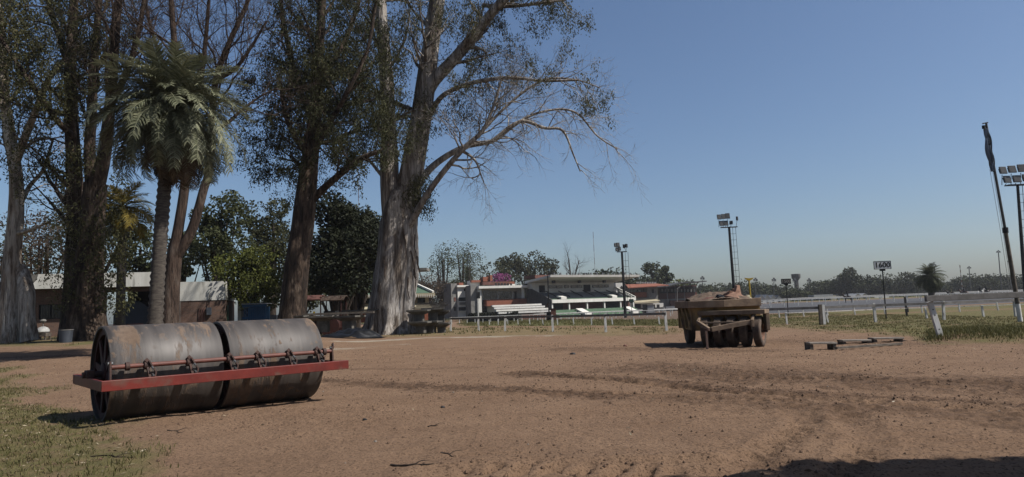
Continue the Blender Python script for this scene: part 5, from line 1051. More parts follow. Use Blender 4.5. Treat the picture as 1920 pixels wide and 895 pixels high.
line_fence('farthest white running rail below the huts', 1415, 1960, 236, 236, 26, 1.3, th=.26)

# near rail on the right with its slanting support
def near_rail():
    d = 20.4; b = G(1762, 637); r = thing('running_rail', b, 'thick grey running rail on a slanting white support, nearest on the right', 'fence')
    z0 = Z(1735, 566, d); z1 = Z(1735, 555, d); a = W(1735, 560.5, d); e = a + Vector((4.6, .25, 0.02))
    MB().bar(a, e, .10, z1 - z0, (0, 0, 1)).build('rail', M['grey_rail'], r, org=b, bevel=.01)
    for (ax, ay), (bx, by), dd in (((1743, 566), (1766, 640), d + .12), ((2010, 556), (2034, 630), d + .3)):
        p, q = W(ax, ay, dd), W(bx, by, dd); po = MB().bar(q, p, .155, .10, (0, -1, 0)).build('support', M['white_paint'], r, org=b, bevel=.008)
        for f in (.2, .34, .70, .84):
            c = p + (q - p) * f; MB().lathe([(-.053, .001), (-.053, .022), (-.045, .022)], 10, 'Y', c).build('bolt', M['black_metal'], po, org=b)
    p, q = W(1768, 567, 27), G(1770, 600.5)
near_rail()

def text_mesh(s, size, mat, parent, loc, rot, ext=.006, name='lettering'):
    c = bpy.data.curves.new('t', 'FONT'); c.body = s; c.size = size; c.align_x = 'CENTER'; c.align_y = 'CENTER'; c.extrude = ext; c.offset = size * .018
    o = bpy.data.objects.new('t', c); COL.objects.link(o); bpy.context.view_layer.update()
    me = bpy.data.meshes.new_from_object(o.evaluated_get(bpy.context.evaluated_depsgraph_get())); bpy.data.objects.remove(o)
    me.materials.clear(); t = link(name, me, M[mat], parent); t.location = loc; t.rotation_euler = rot; t.scale = (1.12, 1, 1)
    return t
def sign(px, d, board, label, txt, bm, tm, pole_w, tilt=0.0, tsize=.72, yaw=0.0, pmat='black_metal'):
    (x0, x1, y0, y1) = board; p = gpt(px, d); r = thing('distance_sign', p, label, 'sign', rz=yaw); zc = Z(px, (y0 + y1) / 2, d) - p.z; ww = (x1 - x0) * d / FPX; hh = (y1 - y0) * d / FPX; off = X((x0 + x1) / 2, (y0 + y1) / 2, d) - p.x
    bd = MB().box(off - ww / 2, off + ww / 2, -.05, -.02, zc - hh / 2, zc + hh / 2).build('board', M[bm], r)
    fr = MB(); t = .025
    for a in ((off - ww / 2 - t, off + ww / 2 + t, zc + hh / 2, zc + hh / 2 + t), (off - ww / 2 - t, off + ww / 2 + t, zc - hh / 2 - t, zc - hh / 2)): fr.box(a[0], a[1], -.06, -.015, a[2], a[3])
    for a in ((off - ww / 2 - t, off - ww / 2), (off + ww / 2, off + ww / 2 + t)): fr.box(a[0], a[1], -.06, -.015, zc - hh / 2 - t, zc + hh / 2 + t)
    fr.build('board_frame', M['sign_black'], bd)
    if txt: text_mesh(txt, hh * tsize / .72 * 1.0, tm, bd, (off, -.056, zc), (math.pi / 2, 0, 0))
    MB().tube([(0, 0, -.2), (off * .98, 0, zc - hh * .5)], pole_w, 10).build('pole', M[pmat], r, smooth=True)
    MB().box(off - .16, off + .16, -.03, .03, zc - hh / 2 - .13, zc - hh / 2 - t).build('bracket', M['black_metal'], r)
    return r
sign(1660, 40, (1638.5, 1669, 490.5, 504), 'grey board reading 1600 on a black pole', '1600', 'sign_grey', 'sign_black', .035, tsize=.70)
sign(1477, 55, (1465, 1482, 523.5, 532), 'small black board reading 1500 on a dark pole', '1500', 'sign_black', 'concrete', .035, tsize=.64)
sign(1184, 84, (1179.5, 1187.5, 561.5, 566), 'small blank green board on a thin pole before the grandstand', None, 'sign_green', None, .03, pmat='sign_green')
def misc_posts():
    p = G(1700.5, 593); d = p.y; r = thing('marker_post', p, 'short black post with a box, right of the 1600 sign', 'post'); zt = Z(1700, 557, d) - p.z
    MB().bar((0, 0, -.1), (-.02, 0, zt), .09, .09, (0, 1, 0)).build('post', M['black_metal'], r); MB().box(-.12, .08, -.12, -.05, zt * .2, zt * .45).build('box', M['black_metal'], r)
    d = 62; p = gpt(1409, d); r = thing('yellow_marker', p, 'yellow T-shaped marker post sticking up behind the compactor', 'marker'); zt = Z(1408, 523, d) - p.z
    MB().tube([(0, 0, -.1), (-.05, 0, zt)], .08, 10).build('post', M['yellow'], r, smooth=True); m = MB(); m.prism([(-.42, zt + .1), (-.36, zt - .02), (-.1, zt - .16), (.06, zt - .16), (.3, zt - .02), (.36, zt + .1), (-.03, zt + .05)], -.08, .08); m.build('head', M['yellow'], r)
    # thin dark pole before the grandstand
    d = 96; p = gpt(1029, d); r = thing('dark_pole', p, 'thin dark pole standing before the left end of the grandstand', 'pole'); a = W(1027, 517, d); MB().tube([p + Vector((0, 0, -.2)), a], [.12, .08], 8).build('mast', M['black_metal'], r, org=p); MB().box(-.35, .35, -.3, .3, -.1, 1.25).build('base_box', M['black_metal'], r); MB().bar(a + Vector((-.35, 0, -.2)), a + Vector((.35, 0, -.2)), .08, .06).build('cross_arm', M['black_metal'], r, org=p)
    p = gpt(1036, 95); r = thing('control_box', p, 'brown control box beside the thin dark pole', 'box'); MB().box(-.25, .45, 0, .5, -.1, 1.6).build('body', M['old_red'], r); MB().box(-.32, .52, -.06, .56, 1.6, 1.68).build('lid', M['black_metal'], r)
misc_posts()

def light_tower(px_b, d, top, head, label, lamps, ladder=True, pw=.2, pmat='black_metal', group=None, arm=None, side=1):
    """top: pixel of the platform; head: list of floodlight pixel centres and sizes"""
    p = gpt(px_b, d); r = thing('light_tower', p, label, 'light tower', group); a = W(top[0], top[1], d)
    MB().tube([p + Vector((0, 0, -.3)), p + (a - p) * .5, a], [pw, pw * .85, pw * .7], 10).build('pole', M[pmat], r, org=p, smooth=True)
    k = d / FPX; hw = head * k / 2
    MB().bar(a + Vector((-hw, 0, .05)), a + Vector((hw, 0, .05)), .7, .10).build('platform', M[pmat], r, org=p)
    if ladder:
        lx = .45 * side; L_ = MB()
        n = int((a.z - p.z - 2.5) / .9); base = p + Vector((0, 0, 2.2)); ld = None
        ax = (a - p).normalized()
        ld = MB().tube([p + ax * 2.2 + Vector((lx, 0, 0)), a + Vector((lx + .05 * side, 0, 0))], .028, 5).build('ladder', M[pmat], r, org=p)
        MB().tube([p + ax * 2.2 + Vector((lx + .5 * side, 0, 0)), a + Vector((lx + .5 * side, 0, 0))], .028, 5).build('ladder_rail', M[pmat], ld, org=p)
        for i in range(n):
            q = p + ax * (2.5 + i * .9); MB().tube([q + Vector((0, 0, 0)), q + Vector((lx + .52 * side, 0, 0))], .024, 4).build('rung', M[pmat], ld, org=p)
    for lx, ly, lw, lh, tl in lamps:
        c = W(lx, ly, d - .35); w_, h_ = lw * k / 2, lh * k / 2; T = Matrix.Translation(c - p) @ Matrix.Rotation(R(tl), 4, 'Z') @ Matrix.Rotation(R(-14), 4, 'X')
        m = MB(); m.box(-w_, w_, -.12, .0, -h_, h_, T); m.box(-w_ * .7, w_ * .7, .002, .22, -h_ * .7, h_ * .7, T); lo = m.build('floodlight', M[pmat], r, bevel=0)
        MB().box(-w_ * .88, w_ * .88, -.135, -.123, -h_ * .86, h_ * .86, T).build('lamp_glass', M['lamp_face'], lo)
        MB().bar(c + Vector((0, .15, -h_ - .02)), Vector((c.x, a.y, a.z + .1)), .05, .05, (0, 1, 0)).build('bracket', M[pmat], r, org=p)
    if arm:
        for ax_ in arm:
            q = W(ax_[0], ax_[1], d); MB().tube([a + Vector((hw * .9, 0, .1)), Vector((q.x, a.y, q.z - .1))], .03, 5).build('arm', M[pmat], r, org=p); T = Matrix.Translation(q - p) @ Matrix.Rotation(R(60), 4, 'Z'); MB().box(-.3, .3, -.1, .1, -.28, .28, T).build('floodlight', M[pmat], r)
light_tower(1379, 100, (1367, 427), 30, 'tall floodlight mast with ladder rising behind the compactor', [(1348, 407.5, 7.5, 9.5, 8), (1356, 406.5, 7.5, 9.5, 4), (1364, 405.5, 8, 10.5, -4), (1352.5, 419.5, 8, 9.5, 8), (1361, 419, 8, 9.5, 0), (1371, 418, 6, 7, -40)], pw=.24, arm=[(1382, 410)])
light_tower(1172, 106, (1166, 473), 18, 'floodlight mast with ladder in front of the grandstand\'s right end', [(1154.5, 460, 6, 8, 25), (1158.5, 459.5, 6, 8, 10), (1157, 468, 6, 7, 25), (1161.5, 467, 5, 7, 0)], pw=.24, arm=[(1170, 462), (1174.5, 461)])
light_tower(1925, 72, (1908, 348), 42, 'large floodlight mast cut off by the right edge', [(1880, 320, 13, 14, 6), (1897, 318, 14, 14, 2), (1915, 316, 14, 15, -4), (1888, 337, 13, 14, 6), (1906, 336, 14, 14, 0), (1924, 334, 14, 14, 0)], pw=.2)
for px, d, t, lab in [(1317, 330, 526, 'distant floodlight mast above the dark-roofed stand'), (1416.5, 330, 529, 'distant floodlight mast just right of the yellow marker'), (1451, 335, 529, 'distant floodlight mast left of the 1500 sign'), (1490, 360, 530, 'distant floodlight mast half hidden by the water tower'), (1517, 340, 530, 'distant floodlight mast right of the water tower'), (1752, 300, 499, 'distant mast rising straight out of the lone round palm'), (1817, 290, 504, 'shorter of two slender masts right of the lone palm'), (1872, 250, 474, 'slender tall mast left of the flagpole'), (1893, 280, 492, 'slender mast almost behind the flagpole')]:
    light_tower(px + (560 - t) * .11 if px > 1700 else px + 1, d, (px, t), 9 if px < 1600 else 7, lab, [(px - 2.5, t - 3.5, 4, 4, 20), (px + 2.2, t - 3.5, 3.6, 4, -15), (px, t - 6.5, 3.5, 3, 0)] if px < 1600 else [(px - 2.2, t - 1.8, 2.6, 2, 0), (px + 2.2, t - 1.8, 2.6, 2, 0), (px, t - 3.5, 2.2, 2, 0)], ladder=False, pw=.22, pmat='mast_metal')
def radio_mast(px, top, base_d, lab):
    p = gpt(px, base_d); r = thing('radio_mast', p, lab, 'mast'); a = W(px, top, base_d); h = a.z - p.z; n = 12
    for k in range(n): MB().bar((0, 0, h * k / n), (0, 0, h * (k + 1) / n), .22, .22, (0, 1, 0)).build('section', M['old_red'] if k % 2 else M['roof_pale'], r)
radio_mast(675, 305, 330, 'thin tall radio mast between the two eucalyptus trunks'); radio_mast(1119, 435, 420, 'thin radio mast above the grandstand roof'); radio_mast(1808, 497, 300, 'bare thin aerial right of the lone palm')
def flagpole():
    p = G(1914, 604); d = p.y; r = thing('flagpole', p, 'tall weathered flagpole on the right with a limp flag', 'flagpole'); j = W(1885, 432, d); t = W(1849, 231, d)
    MB().tube([p + Vector((0, 0, -.3)), W(1908, 570, d)], [.095, .09], 12).build('painted_foot', M['white_paint'], r, org=p, smooth=True)
    MB().tube([W(1908, 570, d), j], [.09, .08], 12).build('lower_pole', M['wood_old'], r, org=p, smooth=True); MB().tube([j, t], [.06, .045], 12).build('upper_pole', M['mast_metal'], r, org=p, smooth=True)
    MB().lathe([(-.12, .1), (-.12, .115), (.12, .115), (.12, .1)], 12, 'Z', j).build('collar', M['black_metal'], r, org=p)
    MB().bar(t + Vector((-.16, 0, -.02)), t + Vector((.08, 0, .02)), .05, .05).build('cap_arm', M['mast_metal'], r, org=p); MB().lathe([(-.07, .01), (-.07, .07), (.07, .07), (.07, .01)], 10, 'Z', t + Vector((-.13, 0, -.18))).build('pulley', M['black_metal'], r, org=p)
    for ax, bx in ((1856, 1893), (1861, 1897)): MB().tube([W(ax, 318, d - .05), W((ax + bx) / 2, 425, d - .05), W(bx, 545, d - .05)], .008, 4).build('halyard', M['rope'], r, org=p)
    # limp flag, folded cloth
    f0 = W(1847, 240, d); n = 22; mm = 14; vs = []; hgt = W(1848, 240, d).z - W(1862, 324, d).z
    for i in range(n + 1):
        v = i / n; c = W(1847.5 + 13.5 * v, 241 + 80 * v, d); wd = .10 + .17 * math.sin(math.pi * min(1, v * 1.05)) ** .8
        for k in range(mm + 1):
            s_ = k / mm - .35; vs.append((c.x + s_ * wd * .85 + .03 * math.sin(9 * v + k), c.y + .10 * math.sin(k * 1.9 + 3 * v), c.z - .05 * abs(s_)))
    me = mesh_np('flag', np.array(vs) - np.array(p), [(i * (mm + 1) + k, i * (mm + 1) + k + 1, (i + 1) * (mm + 1) + k + 1, (i + 1) * (mm + 1) + k) for i in range(n) for k in range(mm)], smooth=True)
    link('flag', me, M['flag_cloth'], r)
flagpole()

# low timber frames lying by the rail
def timber(px0, px1, pyb, pyt, lab, tilt=0):
    a, b = G(px0, pyb), G(px1, pyb - .037 * (px1 - px0) + tilt); c = (a + b) / 2; r = thing('timber_bench', c, lab, 'bench', 'low timber benches on the dirt'); h = (pyb - pyt) * a.y / FPX
    MB().bar(a + Vector((0, 0, h)), b + Vector((0, 0, h - .02)), .22, .05).build('plank', M['wood_grey'], r, org=c, bevel=.006)
    MB().bar(a + Vector((.02, .22, h - .01)), b + Vector((-.03, .24, h - .03)), .12, .045).build('plank', M['wood_old'], r, org=c)
    for f in (.08, .92):
        q = a + (b - a) * f; MB().box(-.04, .04, -.09, .28, -.05, h - .035, Matrix.Translation(q)).build('block', M['wood_old'], r, org=c)
timber(1516, 1567, 657, 644, 'nearest low timber bench on the dirt right of the compactor'); timber(1577, 1631, 645, 639, 'middle low timber bench of the three on the dirt'); timber(1635, 1692, 642, 635, 'farthest low timber bench, closest to the slanting support')
a, b = G(1568, 657), G(1690, 648); o = MB().bar(a + Vector((0, 0, .06)), b + Vector((0, 0, .05)), .10, .05).build('loose_plank', M['wood_old'], org=a); o.location = a; tag(o, 'long thin plank lying beside the low timber benches', 'plank')
# ---------------------------------------------------------------- the twin-drum field roller
def steel_mat():
    m, t, p, N, L = newmat('drum_steel')
    tc = N('ShaderNodeTexCoord')
    def noise(sc, st, det=6, rough=.6):
        mp = N('ShaderNodeMapping'); mp.inputs['Scale'].default_value = st; L(tc.outputs['Object'], mp.inputs['Vector'])
        n = N('ShaderNodeTexNoise'); n.inputs['Scale'].default_value = sc; n.inputs['Detail'].default_value = det; n.inputs['Roughness'].default_value = rough; L(mp.outputs[0], n.inputs['Vector']); return n.outputs['Fac']
    def ramp(f, a, b, ca=(0, 0, 0), cb=(1, 1, 1)):
        r = N('ShaderNodeValToRGB'); r.color_ramp.elements[0].position = a; r.color_ramp.elements[1].position = b; r.color_ramp.elements[0].color = (*ca, 1); r.color_ramp.elements[1].color = (*cb, 1); L(f, r.inputs[0]); return r.outputs[0]
    def mix(f, a, b):
        x = N('ShaderNodeMixRGB'); L(f, x.inputs[0]); L(a, x.inputs[1]); L(b, x.inputs[2]); return x.outputs[0]
    band = noise(3.4, (1, .02, .02), 3); wide = noise(1.9, (1, .05, .05), 3); fine = noise(18, (1, .1, .1), 3)
    col = ramp(band, .34, .66, (0.026, 0.022, 0.020), (0.066, 0.057, 0.051))
    col = mix(ramp(fine, .45, .7, (0, 0, 0), (.35, .35, .35)), col, ramp(fine, 0, 1, (0.0660, 0.0548, 0.0462), (0.1056, 0.0924, 0.0845)))
    mudb = N('ShaderNodeMath'); mudb.operation = 'MULTIPLY'; L(ramp(noise(4.2, (1, .22, .22), 6, .75), .52, .575), mudb.inputs[0]); L(ramp(noise(2.6, (1, .55, .55), 6, .65), .40, .52), mudb.inputs[1])
    spots = ramp(noise(9, (1, .8, .8), 3, .5), .61, .66); area = ramp(noise(1.1, (1, .7, .7), 2), .46, .60); sp2 = N('ShaderNodeMath'); sp2.operation = 'MULTIPLY'; L(spots, sp2.inputs[0]); L(area, sp2.inputs[1])
    mud = N('ShaderNodeMath'); mud.operation = 'MAXIMUM'; L(mudb.outputs[0], mud.inputs[0]); L(sp2.outputs[0], mud.inputs[1])
    m8 = N('ShaderNodeMath'); m8.operation = 'MULTIPLY'; m8.inputs[1].default_value = .6; L(mud.outputs[0], m8.inputs[0])
    col = mix(m8.outputs[0], col, ramp(noise(14, (1, 1, 1)), .3, .7, (0.0924, 0.0548, 0.0310), (0.1650, 0.1089, 0.0693)))
    L(col, p.inputs['Base Color'])
    mt = N('ShaderNodeMath'); mt.operation = 'MULTIPLY_ADD'; mt.inputs[1].default_value = -.18; mt.inputs[2].default_value = .2; L(mud.outputs[0], mt.inputs[0]); L(mt.outputs[0], p.inputs['Metallic'])
    rr = N('ShaderNodeMath'); rr.operation = 'MULTIPLY_ADD'; rr.inputs[1].default_value = .38; rr.inputs[2].default_value = .42; L(mud.outputs[0], rr.inputs[0])
    r2 = N('ShaderNodeMath'); r2.operation = 'MULTIPLY_ADD'; r2.inputs[1].default_value = .3; L(wide, r2.inputs[0]); L(rr.outputs[0], r2.inputs[2]); L(r2.outputs[0], p.inputs['Roughness'])
    b = N('ShaderNodeBump'); b.inputs['Strength'].default_value = .35; b.inputs['Distance'].default_value = .012; L(band, b.inputs['Height'])
    b2 = N('ShaderNodeBump'); b2.inputs['Strength'].default_value = .5; b2.inputs['Distance'].default_value = .006; L(mud.outputs[0], b2.inputs['Height']); L(b.outputs[0], b2.inputs['Normal']); L(b2.outputs[0], p.inputs['Normal'])
    return m
M['steel'] = steel_mat()
def field_roller():
    phi = R(42.0); a = Vector((math.cos(phi), math.sin(phi), 0)); lc = Vector((-6.03, 10.0, 0)); LR = 3.15; c = lc + a * (LR / 2)
    r = thing('field_roller', c, 'twin-drum steel field roller in a red frame on the dirt', 'roller', rz=phi); RD = 0.69; gap = .08; h = LR / 2
    # local: x along the axle, y away from the viewer, z up
    for x0, x1 in ((-h, -gap / 2 - .02), (gap / 2, h)):
        dr = MB().lathe([(x0, RD - .035), (x0, RD - .004), (x0 + .006, RD), (x1 - .006, RD), (x1, RD - .004), (x1, RD - .035), (x0, RD - .035)], 128, 'X', (0, 0, RD - .015)).build('drum', M['steel'], r, smooth=True)
        for xe, sg in ((x0, 1), (x1, -1)):
            xi = xe + sg * .04
            MB().lathe([(xi, RD - .036), (xi, RD - .13), (xi + sg * .05, RD - .13), (xi + sg * .05, RD - .036), (xi, RD - .036)], 64, 'X', (0, 0, RD - .015)).build('rim', M['dull_red'], dr, smooth=True)
            for k in range(8):
                an = 2 * math.pi * k / 8 + .2; ca, sa = math.cos(an), math.sin(an); m = MB(); f = lambda rr, w: (rr * ca - w * sa, rr * sa + w * ca)
                poly = [f(.1, -.075), f(RD - .125, -.04), f(RD - .125, .04), f(.1, .075)]; m.prism([(q[0], q[1] + RD - .015) for q in poly], xi + sg * .004, xi + sg * .028, 'X'); m.build('spoke', M['dull_red'], dr)
            MB().lathe([(xi - sg * .02, .001), (xi - sg * .02, .13), (xi - sg * .01, .16), (xi + sg * .09, .16), (xi + sg * .09, .001)], 28, 'X', (0, 0, RD - .015)).build('hub', M['dull_red'], dr, smooth=True)
    MB().tube([(-h - .22, 0, RD - .015), (h + .22, 0, RD - .015)], .045, 16).build('axle', M['clamp_rust'], r, smooth=True)
    yF, yB = -.95, .95; zb = .57; bh = .14; e = h + .17
    fr = [((-e, yF, zb), (e + .12, yF, zb), 'front_beam'), ((-e, yB, zb), (e, yB, zb), 'rear_beam')]
    MB().box(-e, e + .12, yF - .045, yF + .045, zb - bh / 2, zb + bh / 2).build('front_beam', M['red_paint'], r, bevel=.006)
    MB().box(-e, e, yB - .045, yB + .045, zb - bh / 2, zb + bh / 2).build('rear_beam', M['red_paint'], r, bevel=.006)
    for s in (-1, 1):
        MB().box(s * e - (.05 if s > 0 else -.003), s * e + (.05 if s < 0 else -.003), yF + .048, yB - .048, zb - bh / 2 - .003, zb + bh / 2 - .003).build('end_beam', M['red_paint'] if s < 0 else M['dull_red'], r, bevel=.006)
        MB().box(s * (h + .13) - .05, s * (h + .13) + .05, -.1, .1, zb + bh / 2 - .01, RD + .05).build('bearing_block', M['clamp_rust'], r, bevel=.01)
        MB().box(s * (h + .05) - .04, s * (h + .05) + .04, -.2, .2, zb - .02, zb + .06).build('bearing_foot', M['clamp_rust'], r)
    # adjusting pipe with its clamps
    yP, zP = -.80, .80
    xs0, xs1 = -h - .02, h + .07
    MB().tube([(xs0, yP, zP), (xs1, yP, zP)], .032, 16).build('pipe', M['pipe_red'], r, smooth=True)
    for s, x in ((-1, xs0 - .015), (1, xs1 + .015)):
        br = MB().prism([(yP - .05, zb + .06), (yP + .06, zb + .06), (yP + .05, zP + .08), (yP - .03, zP + .08)], x - .012, x + .012, 'X').build('end_bracket', M['clamp_rust'], r)
        if s > 0: MB().prism([(yP - .03, zP + .06), (yP + .03, zP + .06), (yP + .04, zP + .11), (yP + .0, zP + .14)], x + .013, x + .035, 'X').build('hook', M['clamp_rust'], br)
        MB().lathe([(-.03, .001), (-.03, .022), (.03, .022), (.03, .001)], 10, 'X', (x, yP, zP + .055)).build('bolt', M['grey_metal'], br)
    def clamp(x):
        c_ = MB().lathe([(-.035, .034), (-.035, .062), (.035, .062), (.035, .034), (-.035, .034)], 16, 'X', (x, yP, zP)).build('clamp', M['clamp_rust'], r, smooth=True)
        MB().bar((x - .02, yP - .03, zP + .085), (x + .03, yP - .05, zP + .02), .045, .03, (0, 1, 0)).build('lug', M['clamp_rust'], c_)
        MB().bar((x + .015, yP - .055, zP + .06), (x + .10, yP - .09, zP - .10), .018, .05, (0, -1, 0)).build('strap', M['clamp_rust'], c_)
        MB().bar((x + .10, yP - .09, zP - .09), (x + .07, yP - .10, zP - .24), .018, .045, (0, -1, 0)).build('strap', M['clamp_rust'], c_)
        MB().bar((x + .0, yP - .05, zP - .03), (x + .03, yP - .10, zP - .22), .05, .03, (1, 0, 0)).build('tine_holder', M['clamp_rust'], c_)
        MB().tube([(x + .05, yP - .07, zP - .02), (x + .05, yP - .15, zP - .05)], .014, 8).build('bolt', M['grey_metal'], c_)
        MB().tube([(x + .06, yP - .07, zP - .13), (x + .06, yP - .14, zP - .14)], .014, 8).build('bolt', M['grey_metal'], c_)
        MB().prism([(yP - .06, zP - .19), (yP - .12, zP - .19), (yP - .145, zP - .30), (yP - .11, zP - .27)], x + .02, x + .055, 'X').build('tine', M['clamp_rust'], c_)
    for x in (-1.16, -.60, -.03, .40, .90, 1.38): clamp(x)
    for x in (-1.40, 1.52): MB().lathe([(-.025, .034), (-.025, .058), (.025, .058), (.025, .034), (-.025, .034)], 16, 'X', (x, yP, zP)).build('collar', M['clamp_rust'], r, smooth=True)
field_roller()

# ---------------------------------------------------------------- the towed pneumatic compactor
def tyre_mb(rad, wd, mtx, ribs=True):
    prof = [(-wd * .38, rad * .56), (-wd * .5, rad * .66), (-wd * .52, rad * .82), (-wd * .44, rad * .95)]
    n = 5
    for k in range(n):
        x0 = -wd * .4 + k * wd * .8 / n; x1 = x0 + wd * .8 / n
        prof += [(x0 + .004, rad), (x1 - .012, rad), (x1 - .009, rad - .016), (x1, rad - .016)]
    prof += [(wd * .44, rad * .95), (wd * .52, rad * .82), (wd * .5, rad * .66), (wd * .38, rad * .56), (-wd * .38, rad * .56)]
    m = MB(); m.lathe(prof, 40, 'X'); m.v = [tuple(mtx @ Vector(p)) for p in m.v]; return m
def rim_mb(rad, wd, mtx):
    m = MB(); m.lathe([(-wd * .42, rad * .57), (-wd * .40, rad * .50), (-wd * .1, rad * .44), (-wd * .06, rad * .2), (-wd * .22, rad * .16), (-wd * .22, .001)], 28, 'X'); m.lathe([(wd * .22, .001), (wd * .22, rad * .16), (wd * .06, rad * .2), (wd * .1, rad * .44), (wd * .40, rad * .50), (wd * .42, rad * .57)], 28, 'X')
    m.v = [tuple(mtx @ Vector(p)) for p in m.v]; return m
def compactor():
    c = Vector((6.58, 21.4, 0)); yaw = R(-5)
    r = thing('towed_compactor', c, 'rusty ochre towed compactor with a row of tyres and a rubble-filled hopper', 'compactor', rz=yaw)
    # local: x right, y away, z up; hopper front at y=0
    W2 = 1.03; ln = 2.7
    def T(x, y, z, rz=0): return Matrix.Translation((x, y, z)) @ Matrix.Rotation(rz, 4, 'Z')
    tub = MB(); o_ = [(-W2, 0), (W2, 0), (W2, ln), (-W2, ln)]; i_ = [(-W2 + .05, .05), (W2 - .05, .05), (W2 - .05, ln - .05), (-W2 + .05, ln - .05)]
    tub.add([(x, y, .50) for x, y in o_] + [(x, y, 1.24) for x, y in o_] + [(x, y, 1.24) for x, y in i_] + [(x, y, .75) for x, y in i_], [(3, 2, 1, 0)] + [(k, (k + 1) % 4, (k + 1) % 4 + 4, k + 4) for k in range(4)] + [(k + 4, (k + 1) % 4 + 4, (k + 1) % 4 + 8, k + 8) for k in range(4)] + [(k + 8, (k + 1) % 4 + 8, (k + 1) % 4 + 12, k + 12) for k in range(4)] + [(12, 13, 14, 15)])
    body = tub.build('hopper', M['ochre_paint'], r)
    # heavy rim around the top, its front swept forward on the left
    rim = MB(); z0, z1 = 1.20, 1.42; q = [(-W2 - .14, -.10), (-.1, -.24), (W2 + .02, -.12), (W2 + .06, ln + .06), (-W2 - .14, ln + .06)]; qi = [(-W2 + .04, .08), (0, .06), (W2 - .06, .08), (W2 - .06, ln - .06), (-W2 + .04, ln - .06)]; n = 5
    rim.add([(x, y, z0) for x, y in q] + [(x, y, z1 + .03 * (x > 0)) for x, y in q] + [(x, y, z1 + .03 * (x > 0)) for x, y in qi] + [(x, y, z0) for x, y in qi], [(k + a * n, (k + 1) % n + a * n, (k + 1) % n + (a + 1) % 4 * n, k + (a + 1) % 4 * n) for a in range(4) for k in range(n)])
    rim.build('hopper_rim', M['rust_rim'], r, bevel=.012)
    # left side bracing
    for (ya, za), (yb, zb_) in (((.1, .62), (.95, 1.18)), ((.98, .58), (1.6, 1.18)), ((1.7, .6), (2.5, 1.18))): MB().bar((-W2 - .03, ya, za), (-W2 - .03, yb, zb_), .05, .09, (1, 0, 0)).build('brace', M['ochre_paint'], r)
    for y in (.03, 1.66, 2.62): MB().box(-W2 - .055, -W2 - .003, y, y + .08, .5, 1.195).build('rib', M['ochre_paint'], r)
    for y in (.35, .55): MB().box(-W2 - .02, -W2 - .003, y, y + .07, .62, .76).build('slot', M['dark_void'], r)
    # front wheel bogie, swung to the left
    bz = R(-27); bc = Vector((.12, -.30, 0)); BT = lambda x, y, z: T(bc.x, bc.y, 0, bz) @ Matrix.Translation((x, y, z)); wr = .46
    for k in range(5):
        x = -.80 + k * .39; wd = .23; mt = BT(x, 0, wr - .01) @ Matrix.Rotation(.3 * k, 4, 'X'); ty = tyre_mb(wr, wd, mt).build('tyre', M['tyre'], r, smooth=True); rim_mb(wr, wd, mt).build('wheel_rim', M['wheel_rim'], ty, smooth=True)
    def bb(name, mat, a, b, w_, h_, up=(0, 0, 1), bev=.01): A = BT(*a).to_translation(); B_ = BT(*b).to_translation(); return MB().bar(A, B_, w_, h_, up).build(name, M[mat], r, bevel=bev)
    bb('bogie_beam', 'rust_rim', (-1.02, .08, 1.03), (1.0, .08, 1.03), .60, .13)
    ck = bb('bogie_cheek', 'rust_rim', (.98, .02, 1.0), (.98, .02, .48), .10, .34, (0, -1, 0)); bb('bogie_cheek', 'rust_rim', (-1.0, .02, 1.0), (-1.0, .02, .48), .10, .30, (0, -1, 0))
    for k in range(6): bb('hanger', 'rust_rim', (-.995 + k * .39, .1, .97), (-.995 + k * .39, .1, .46), .05, .14, (0, -1, 0), 0)
    bb('axle', 'clamp_rust', (-1.02, 0, wr - .01), (1.0, 0, wr - .01), .07, .07)
    # V-shaped drawbar
    bb('drawbar', 'rust_rim', (.62, -.42, .74), (-.40, -.98, .56), .09, .14); bb('drawbar', 'rust_rim', (-.98, -.40, .78), (-.46, -.98, .56), .09, .10); bb('drawbar_cross', 'rust_rim', (-.86, -.46, .74), (.62, -.42, .74), .06, .05)
    bb('drawbar_lug', 'rust_rim', (.66, -.42, .82), (.66, -.42, .60), .08, .12, (0, -1, 0)); bb('drawbar_arm', 'rust_rim', (.66, -.02, .98), (.66, -.42, .76), .07, .08)
    bb('drawbar_arm', 'rust_rim', (-.95, -.02, .98), (-.95, -.42, .80), .07, .08); bb('prop_leg', 'clamp_rust', (-.66, -.66, .64), (-.60, -.82, -.02), .07, .06, (0, -1, 0))
    MB().lathe([(-.03, .03), (-.03, .08), (.03, .08), (.03, .03), (-.03, .03)], 16, 'Z', BT(-.5, -1.06, .56).to_translation()).build('tow_eye', M['clamp_rust'], r)
    # rear wheels
    for k in range(4):
        x = -.84 + k * .56; mt = T(x, 1.95, wr - .01); ty = tyre_mb(wr, .26, mt).build('tyre', M['tyre'], r, smooth=True); rim_mb(wr, .26, mt).build('wheel_rim', M['wheel_rim'], ty, smooth=True)
    MB().tube([(-.95, 1.95, wr), (.95, 1.95, wr)], .05, 10).build('rear_axle', M['clamp_rust'], r)
    for x in (-.56, 0, .56): MB().box(x - .04, x + .04, 1.75, 2.15, .42, .52).build('axle_mount', M['rust_rim'], r)
    # load in the hopper
    n = 46; gx, gy = np.meshgrid(np.linspace(-W2 + .06, W2 - .06, n), np.linspace(.07, ln - .07, n)); z = 1.30 + .34 * np.clip(1 - (gx / 1.25) ** 2 - ((gy - 1.3) / 1.6) ** 2, 0, 1) + .16 * (fbm(gx * 3, gy * 3, 4, 77) - .4) + .05 * fbm(gx * 12, gy * 12, 2, 8)
    ix = np.arange(n * n).reshape(n, n); Q = np.stack([ix[:-1, :-1], ix[:-1, 1:], ix[1:, 1:], ix[1:, :-1]], -1).reshape(-1, 4); rt = Matrix.Rotation(yaw, 4, 'Z')
